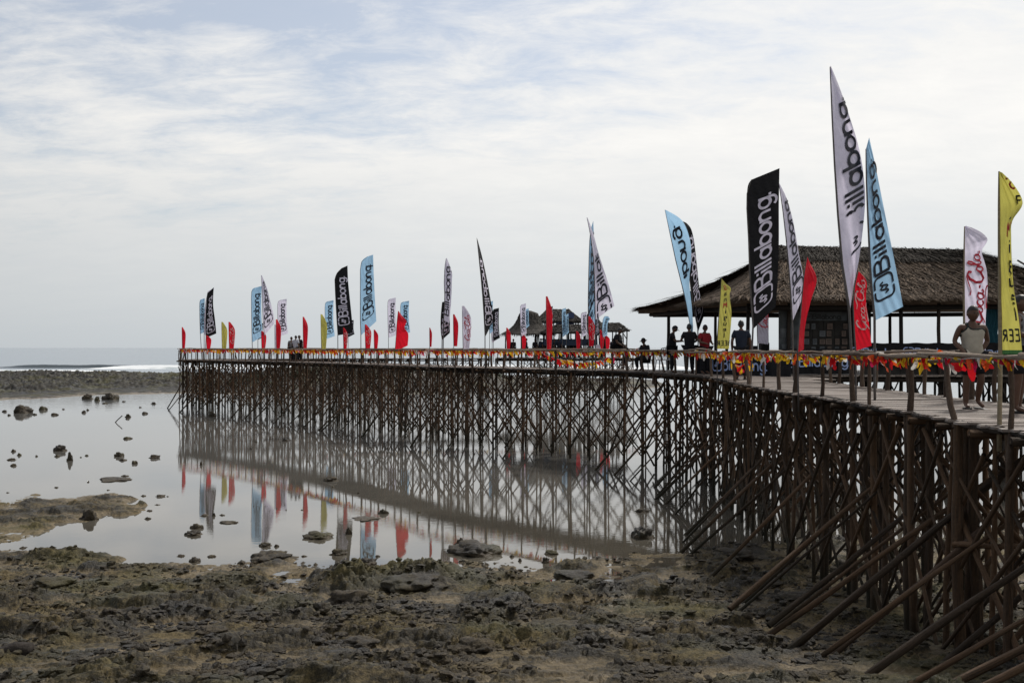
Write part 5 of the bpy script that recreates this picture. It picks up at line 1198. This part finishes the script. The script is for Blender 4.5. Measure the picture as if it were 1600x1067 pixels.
def person(loc, rz, label, H=1.7, pose=None, skin=None, top=None, bottom=None, hair=None, cap=None, sleeves=True, shorts=False, hat=False, fingers=True, nod=0.0, turn=0.0, group=None, build_=1.0, shoes=None, trim=None, headk=1.0):
    """front faces -Y before rotation; pose overrides joints in units of H"""
    J = dict(pelvis=(0, 0, .52), waist=(0, 0, .60), chest=(0, .005, .72), neck=(0, .005, .825), headb=(0, -.004, .865),
             shL=(.105, 0, .80), elL=(.135, .02, .63), wrL=(.145, -.02, .485), shR=(-.105, 0, .80), elR=(-.135, .02, .63), wrR=(-.145, -.02, .485),
             hiL=(.052, 0, .50), knL=(.058, -.01, .285), anL=(.06, .012, .045), toL=(.072, -.075, .018), hiR=(-.052, 0, .50), knR=(-.058, -.01, .285), anR=(-.06, .012, .045), toR=(-.072, -.075, .018))
    J.update(pose or {}); J = {k: Vector(v) * H for k, v in J.items()}
    b = build_; R = dict(pelvis=.088 * b, waist=.078 * b, chest=.092 * b, neck=.034, headb=.036, shL=.037 * b, elL=.024, wrL=.017, shR=.037 * b, elR=.024, wrR=.018, hiL=.056, knL=.034, anL=.024, toL=.018, hiR=.056, knR=.034, anR=.024, toR=.018)
    nodes = {k: (J[k], R[k] * H) for k in J}
    for s in 'LR':
        nodes['ca' + s] = (J['kn' + s].lerp(J['an' + s], .35) + Vector((0, .008 * H, 0)), .036 * H); nodes['th' + s] = (J['hi' + s].lerp(J['kn' + s], .45), .047 * H); nodes['fa' + s] = (J['el' + s].lerp(J['wr' + s], .3), .026 * H)
        d = (J['wr' + s] - J['el' + s]).normalized(); palm = J['wr' + s] + d * .035 * H; nodes['pa' + s] = (palm, (.021 * H, .014 * H)); 
    edges = [('pelvis', 'waist'), ('waist', 'chest'), ('chest', 'neck'), ('neck', 'headb')]
    for s in 'LR':
        edges += [('chest', 'sh' + s), ('sh' + s, 'el' + s), ('el' + s, 'fa' + s), ('fa' + s, 'wr' + s), ('wr' + s, 'pa' + s), ('pelvis', 'hi' + s), ('hi' + s, 'th' + s), ('th' + s, 'kn' + s), ('kn' + s, 'ca' + s), ('ca' + s, 'an' + s), ('an' + s, 'to' + s)]
        if fingers:
            d = (J['wr' + s] - J['el' + s]).normalized(); side = d.cross(Vector((0, 0, 1)) if abs(d.z) < .8 else Vector((1, 0, 0))).normalized(); up = side.cross(d)
            if abs(d.z) > .8: side, up = Vector((0, 1, 0)), Vector((1 if s == 'L' else -1, 0, 0))
            for k, (o, ln) in enumerate(((-.6, .036), (-.2, .043), (.2, .040), (.6, .032))):
                p0 = nodes['pa' + s][0] + side * o * .024 * H + d * .016 * H; p1 = p0 + d * ln * .5 * H + up * -.004 * H; p2 = p1 + (d * .8 - up * .5).normalized() * ln * .5 * H
                nodes['f%d%s' % (k, s)] = (p1, .0052 * H); nodes['g%d%s' % (k, s)] = (p2, .0042 * H); edges += [('pa' + s, 'f%d%s' % (k, s)), ('f%d%s' % (k, s), 'g%d%s' % (k, s))]
            t0 = J['wr' + s] + d * .018 * H - side * .022 * H; t1 = t0 + (d - side * .5).normalized() * .026 * H; nodes['t0' + s] = (t0, .0065 * H); nodes['t1' + s] = (t1, .005 * H); edges += [('pa' + s, 't0' + s), ('t0' + s, 't1' + s)]
    body = skin_mesh('body', nodes, edges, skin or M_SKIN, 2 if sleeves else 3)
    torso = body.copy()
    # head shaped from a sphere, joined into the same mesh
    bm = bmesh.new(); bm.from_mesh(body); hc = J['headb'] + Vector((0, -.012, .055)) * H
    n0 = len(bm.verts); res = bmesh.ops.create_uvsphere(bm, u_segments=20, v_segments=14, radius=1.0)
    hs = Vector((.046, .058, .070)) * H * headk; RT = Matrix.Rotation(turn, 3, 'Z') @ Matrix.Rotation(nod, 3, 'X')
    for v in res['verts']:
        p = v.co.copy(); x, y, z = p
        jaw = max(0, -z); x *= 1 - .30 * jaw ** 1.5; y = y * (1 - .18 * jaw) - .06 * jaw
        if y < 0: y *= .92
        if y < -.6 and abs(x) < .30 and -.40 < z < .15: y -= .26 * (1 - abs(x) / .30) * (1 - abs(z + .22) / .42 if abs(z + .22) < .42 else 0)   # nose
        if y < -.4 and .12 < abs(x) < .55 and -.05 < z < .22: y += .10                                                                   # eye sockets
        if abs(x) > .88 and -.25 < z < .22 and abs(y) < .35: x *= 1.16                                                                      # ears
        v.co = hc + RT @ Vector((x * hs.x, y * hs.y, z * hs.z))
    for f in bm.faces: f.smooth = True
    bm.to_mesh(body); bm.free()
    root = empty('person', loc, label, 'person', group, rz)
    base = Matrix.Translation(loc) @ Matrix.Rotation(rz, 4, 'Z')
    def part(name, me): return obj(name, me, root, base)
    # flatten the torso a little front to back
    def flat(me, k=.74):
        for v in me.vertices:
            if J['pelvis'].z - .02 * H < v.co.z < J['neck'].z and abs(v.co.x - J['chest'].x) < .12 * H: v.co.y = J['chest'].y + (v.co.y - J['chest'].y) * k
    seated = pose and 'seated' in pose
    part('body', body) if not False else None
    def headpart(name, m, zlo, grow, ymin=None):
        bm = bmesh.new(); bmesh.ops.create_uvsphere(bm, u_segments=20, v_segments=14, radius=1.0); dele = []
        for v in bm.verts:
            x, y, z = v.co
            lim = zlo if y > -.2 else max(zlo, .42 + (y + .2) * -.05)
            if z < lim - .12 and not (y > .1 and z > zlo): dele.append(v)
            k = grow * (1 + .02 * math.sin(x * 19 + y * 13 + z * 17)); v.co = hc + RT @ Vector((x * hs.x * k, y * hs.y * k, z * hs.z * k))
        bmesh.ops.delete(bm, geom=dele, context='VERTS'); me = bpy.data.meshes.new(name); bm.to_mesh(me); bm.free(); me.materials.append(m); me.polygons.foreach_set('use_smooth', [True] * len(me.polygons)); part(name, me)
    headpart('hair', hair or M_HAIR, -.30, 1.07)
    for sx in (-1, 1):
        mb = MB(); c = hc + RT @ Vector((sx * .36 * hs.x, -.86 * hs.y, .09 * hs.z)); mb.tube([c + RT @ Vector((0, .004 * H, 0)), c - RT @ Vector((0, .003 * H, 0))], .0055 * H, 8); me = mb.mesh('eye', M_HAIR); part('eye', me)
    mb = MB(); c = hc + RT @ Vector((0, -.84 * hs.y, -.50 * hs.z)); mb.box(c, (.026 * H, .010 * H, .006 * H), M=RT.to_3x3()); part('mouth', mb.mesh('mouth', M_LIP))
    if cap:
        headpart('cap', cap, .12, 1.15)
        mb = MB(); n = 9; vs = []
        for k in range(n + 1):
            a = PI * (1.12 + .76 * k / n)
            for rr, zz in ((1.0, .30), (1.75, .18)):
                vs.append(hc + RT @ Vector((math.cos(a) * hs.x * (1.1 if rr == 1 else 1.15), math.sin(a) * hs.y * rr * 1.05, zz * hs.z)))
        k = len(vs); vs += [v - Vector((0, 0, .006 * H)) for v in vs]
        mb.add(vs, [(2 * i, 2 * i + 2, 2 * i + 3, 2 * i + 1) for i in range(n)] + [(k + 2 * i, k + 2 * i + 1, k + 2 * i + 3, k + 2 * i + 2) for i in range(n)] + [(2 * i + 1, 2 * i + 3, k + 2 * i + 3, k + 2 * i + 1) for i in range(n)]); part('cap_peak', mb.mesh('cap_peak', cap, True))
    if hat:
        headpart('hat', hat, .15, 1.16); mb = MB(); n = 20; vs = []
        for k in range(n):
            a = 2 * PI * k / n
            for rr, zz in ((1.08, .32), (1.75, .12), (1.75, .06), (1.08, .24)): vs.append(hc + RT @ Vector((math.cos(a) * hs.x * rr, math.sin(a) * hs.y * rr, zz * hs.z)))
        mb.add(vs, [(k * 4 + j, ((k + 1) % n) * 4 + j, ((k + 1) % n) * 4 + (j + 1) % 4, k * 4 + (j + 1) % 4) for k in range(n) for j in range(4)]); part('hat_brim', mb.mesh('hat_brim', hat, True))
    g = .011 * H
    # upper garment
    nd = {'waist': (J['waist'], R['waist'] * H + g), 'hem': (J['pelvis'] + (J['waist'] - J['pelvis']) * .1, R['pelvis'] * H + g * 1.3), 'chest': (J['chest'], R['chest'] * H + g), 'collar': (J['chest'].lerp(J['neck'], .60 if not sleeves else .72), (.058 if not sleeves else .050) * H)}
    ed = [('hem', 'waist'), ('waist', 'chest'), ('chest', 'collar')]
    for s in 'LR':
        if sleeves:
            nd['s' + s] = (J['sh' + s], R['shL'] * H + g * .45); nd['e' + s] = (J['sh' + s].lerp(J['el' + s], .72), .030 * H + g); ed += [('chest', 's' + s), ('s' + s, 'e' + s)]
        else:
            nd['s' + s] = (J['chest'].lerp(J['sh' + s], .74) + Vector((0, 0, .006 * H)), R['shL'] * H * 1.22); ed += [('chest', 's' + s)]
    if sleeves: part('shirt', skin_mesh('shirt', nd, ed, top or M_DARKCL))
    else:   # close-fitting vest lifted off the torso, with shoulder straps and a scooped neck
        bm = bmesh.new(); bm.from_mesh(torso); bm.normal_update(); cxv = J['chest'].x; dele = []
        for v in bm.verts:
            x = abs(v.co.x - cxv) / H; z = v.co.z / H; lim = .125 if z < .72 else .125 - (z - .72) * .75; neck = .775 if v.co.y < J['chest'].y - .03 * H else .80
            if z < .50 or x > max(lim, .072) or (x < .045 and z > neck) or z > .86 or (z < .70 and x > .118): dele.append(v)
        off = {v: v.normal.copy() for v in bm.verts}
        for v in bm.verts: v.co += off[v] * (.013 * H + (.003 * H if v.co.z < J['waist'].z else 0))
        bmesh.ops.delete(bm, geom=dele, context='VERTS')
        nb = {}
        for e in bm.edges:
            if e.is_boundary: nb.setdefault(e.verts[0], []).append(e.verts[1]); nb.setdefault(e.verts[1], []).append(e.verts[0])
        for _ in range(14):
            new = {v: v.co * .4 + sum((q.co for q in qs), Vector()) / len(qs) * .6 for v, qs in nb.items()}
            for v, c in new.items(): v.co = c
        rim = [(e.verts[0].co.copy(), e.verts[1].co.copy()) for e in bm.edges if e.is_boundary and (e.verts[0].co.z + e.verts[1].co.z) / 2 > .60 * H]
        me = bpy.data.meshes.new('vest'); bm.to_mesh(me); bm.free(); me.materials.clear(); me.materials.append(top); me.polygons.foreach_set('use_smooth', [True] * len(me.polygons)); part('vest', me)
        if trim:
            mb = MB()
            for a, c in rim: mb.tube([a, c], .0075 * H, 5)
            part('neck_trim', mb.mesh('neck_trim', trim, True))
        trim = None
    if trim:
        mb = MB(); c = J['chest'].lerp(J['neck'], .80); mb.tube([c + Vector((.050 * H * math.cos(a), -.004 * H + (.078 if math.sin(a) < 0 else .05) * H * math.sin(a) , -.045 * H * (1 if math.sin(a) < 0 else -.1) * abs(math.sin(a)))) for a in [2 * PI * k / 24 for k in range(25)]], .006 * H, 6, False); part('neck_trim', mb.mesh('neck_trim', trim, True))
    nd = {'p': (J['pelvis'] + Vector((0, 0, .01 * H)), R['pelvis'] * H + g)}; ed = []
    for s in 'LR':
        nd['h' + s] = (J['hi' + s], .058 * H + g); end = J['hi' + s].lerp(J['kn' + s], .88) if shorts else J['kn' + s]; nd['k' + s] = (end, .046 * H + g * (1.4 if shorts else .7)); ed += [('p', 'h' + s), ('h' + s, 'k' + s)]
        if not shorts: nd['a' + s] = (J['an' + s] + Vector((0, 0, .012 * H)), .030 * H + g * .6); ed += [('k' + s, 'a' + s)]
    part('shorts' if shorts else 'trousers', skin_mesh('trousers', nd, ed, bottom or M_DARKCL))
    for s in 'LR':
        a = J['an' + s]; t_ = J['to' + s]; d = (t_ - a); d.z = 0; mb = MB(); d = d.normalized() if d.length > 1e-4 else Vector((0, -1, 0)); n = Vector((-d.y, d.x, 0)); z = min(a.z - .040 * H, t_.z - .016 * H); tilt = (t_.z - a.z + .027 * H)
        pr_ = [(-.035, .020), (-.02, .028), (.03, .030), (.075, .036), (.105, .028), (.118, .010)]; vs = []
        for q_, w_ in pr_: c = a + d * q_ * H; c.z = z + tilt * max(0, q_ / .1) * .5; vs += [c + n * w_ * H, c - n * w_ * H]
        k = len(vs); vs += [v + Vector((0, 0, .014 * H)) for v in vs]; m_ = len(pr_)
        fs = [(2 * i, 2 * i + 1, 2 * i + 3, 2 * i + 2) for i in range(m_ - 1)] + [(k + 2 * i, k + 2 * i + 2, k + 2 * i + 3, k + 2 * i + 1) for i in range(m_ - 1)] + [(2 * i, 2 * i + 2, k + 2 * i + 2, k + 2 * i) for i in range(m_ - 1)] + [(2 * i + 1, k + 2 * i + 1, k + 2 * i + 3, 2 * i + 3) for i in range(m_ - 1)] + [(0, k, k + 1, 1), (2 * m_ - 2, 2 * m_ - 1, k + 2 * m_ - 1, k + 2 * m_ - 2)]
        mb.add(vs, fs); part('sandal', mb.mesh('sandal', shoes or M_HAIR))
    return root
M_SKIN = simple('brown_skin', (0.095, 0.050, 0.032), .55, .35, var=.12); M_HAIR = simple('black_hair', (0.010, 0.009, 0.008), .5, .4); M_LIP = simple('lips', (0.10, 0.035, 0.03), .5)
M_DARKCL = simple('dark_clothes', (0.012, 0.012, 0.015), .85, .2, var=.2); M_VEST = simple('cream_vest_cloth', (0.38, 0.35, 0.29), .85, .2, var=.10, vscale=14); M_REDCL = simple('dark_red_shirt', (0.20, 0.012, 0.018), .85, .2, var=.15)
M_NAVY = simple('navy_shirt', (0.018, 0.024, 0.040), .85, .2); M_GREYCL = simple('grey_cloth', (0.16, 0.16, 0.17), .85, .2); M_TRIM = simple('dark_green_trim', (0.02, 0.03, 0.028), .8)
def on_deck(px, D): return Vector((X(px, D), D, ZD))
person(on_deck(1519, 14.6), .05, 'boy in cream vest and black shorts, hand on hip, behind the rail', 1.50,
       dict(elR=(-.165, .03, .65), wrR=(-.125, -.085, .555), elL=(.185, .06, .655), wrL=(.115, .035, .565), shR=(-.118, 0, .80), shL=(.118, 0, .80), knL=(.062, -.055, .29), anL=(.070, .03, .075), toL=(.095, -.04, .018), knR=(-.055, .0, .285), anR=(-.055, .015, .045)), top=M_VEST, sleeves=False, shorts=True, trim=M_TRIM, turn=.1, build_=.92, headk=1.10)
person(on_deck(1592, 13.7), .9, 'person in pale sleeveless top partly hidden by the yellow flag at the right edge', 1.62, dict(elR=(-.15, -.03, .66), wrR=(-.10, -.12, .64)), top=M_GREYCL, sleeves=False, shorts=True, bottom=M_DARKCL)
person(on_deck(1158, 27.8), PI - .1, 'man in dark T-shirt seen from behind, standing left of the large black flag', 1.66, dict(wrL=(.14, -.05, .50), elL=(.15, .01, .64), elR=(-.15, .01, .64)), top=M_NAVY)
person(on_deck(1101, 33.6), .5, 'man in dark red shirt and dark cap facing the hut', 1.66, dict(elL=(.15, -.02, .65), wrL=(.09, -.12, .62), elR=(-.15, -.02, .65), wrR=(-.07, -.12, .62)), top=M_REDCL, cap=M_DARKCL, turn=-.9, build_=1.12)
person(on_deck(1077, 34.4), PI + .1, 'man in black shirt behind the leaning light blue flag', 1.72, dict(elL=(.16, -.02, .66), wrL=(.12, -.12, .68), elR=(-.16, -.02, .66), wrR=(-.12, -.10, .62)), top=M_DARKCL, build_=1.1)
person(on_deck(1050, 35.4), PI / 2 - .1, 'man in cap and dark jacket looking down at his hands', 1.68, dict(neck=(0, -.02, .825), headb=(0, -.045, .86), elR=(-.13, -.06, .66), wrR=(-.06, -.17, .66), elL=(.13, -.06, .66), wrL=(.05, -.17, .67)), top=M_DARKCL, cap=M_DARKCL, nod=.45, build_=1.15)
sit = dict(pelvis=(0, .02, .29), waist=(0, .02, .37), chest=(0, -.01, .49), neck=(0, -.03, .595), headb=(0, -.045, .63), shL=(.105, -.01, .57), shR=(-.105, -.01, .57), elL=(.15, -.04, .42), wrL=(.09, -.13, .36), elR=(-.15, -.04, .42), wrR=(-.09, -.13, .36),
           hiL=(.055, -.01, .275), hiR=(-.055, -.01, .275), knL=(.09, -.22, .28), knR=(-.09, -.22, .28), anL=(.08, -.20, .045), anR=(-.08, -.17, .045), toL=(.09, -.28, .018), toR=(-.09, -.25, .018))
person(on_deck(1008, 39.0), -.9, 'seated man in a brimmed hat on the white plastic chair', 1.66, sit, hat=M_DARKCL, nod=.2)
sit2 = {k: (v[0], v[1], v[2] + .20) for k, v in sit.items()}; sit2.update(anL=(.06, -.15, .12), toL=(.05, -.22, .06), anR=(-.12, -.30, .22), toR=(-.12, -.38, .20), knR=(-.10, -.23, .42))
person(on_deck(965, 40.6), 1.1, 'large dark-clothed man perched on the rear rail with one leg dangling', 1.76, sit2, top=M_DARKCL, build_=1.35, nod=.2)
person(on_deck(455, 64.6), .8, 'left person of the small group standing on the far pier', 1.6, dict(elL=(.2, 0, .7), wrL=(.26, -.02, .60)), top=M_GREYCL, fingers=False, group='people standing on the far pier')
person(on_deck(462, 64.2), 2.8, 'middle person in pale shirt of the group on the far pier', 1.68, top=simple('pale_shirt', (.4, .42, .48), .8), fingers=False, group='people standing on the far pier')
person(on_deck(468, 64.9), -.6, 'right person in dark shirt of the group on the far pier', 1.7, top=M_DARKCL, fingers=False, group='people standing on the far pier')
# crowd under the far huts: two figures built once, copied with all their parts
def copy_tree(o, loc, rz, label):
    r = o.copy(); C.objects.link(r); M0 = Matrix.Translation(o.location) @ o.rotation_euler.to_matrix().to_4x4()
    r.location = loc; r.rotation_euler.z = rz; r['label'] = label
    for ch in [c for c in bpy.data.objects if c.parent == o]:
        c = ch.copy(); C.objects.link(c); c.parent = r; c.matrix_parent_inverse = ch.matrix_parent_inverse.copy()
    return r
G = 'spectators under the far huts'
pa = person(on_deck(802, 86), .3, 'spectator in dark clothes at the left end under the pointed far hut', 1.65, fingers=False, group=G, top=M_DARKCL)
pb = person(on_deck(845, 86), 2.4, 'spectator in navy shirt at the middle under the far roofs', 1.7, fingers=False, group=G, top=M_NAVY)
for k, px in enumerate((797, 822, 836, 849, 853, 858, 866, 873, 880, 893, 898, 906, 921, 938, 944, 957, 966)):
    copy_tree((pa, pb)[k % 2], on_deck(px, 85.4 + (k * 37 % 17) * .12), k * 1.3, 'dark-clothed spectator in the crowd ' + ('under the pointed far hut' if px < 860 else 'under the low long far roof' if px < 925 else 'by the small gabled far hut'))
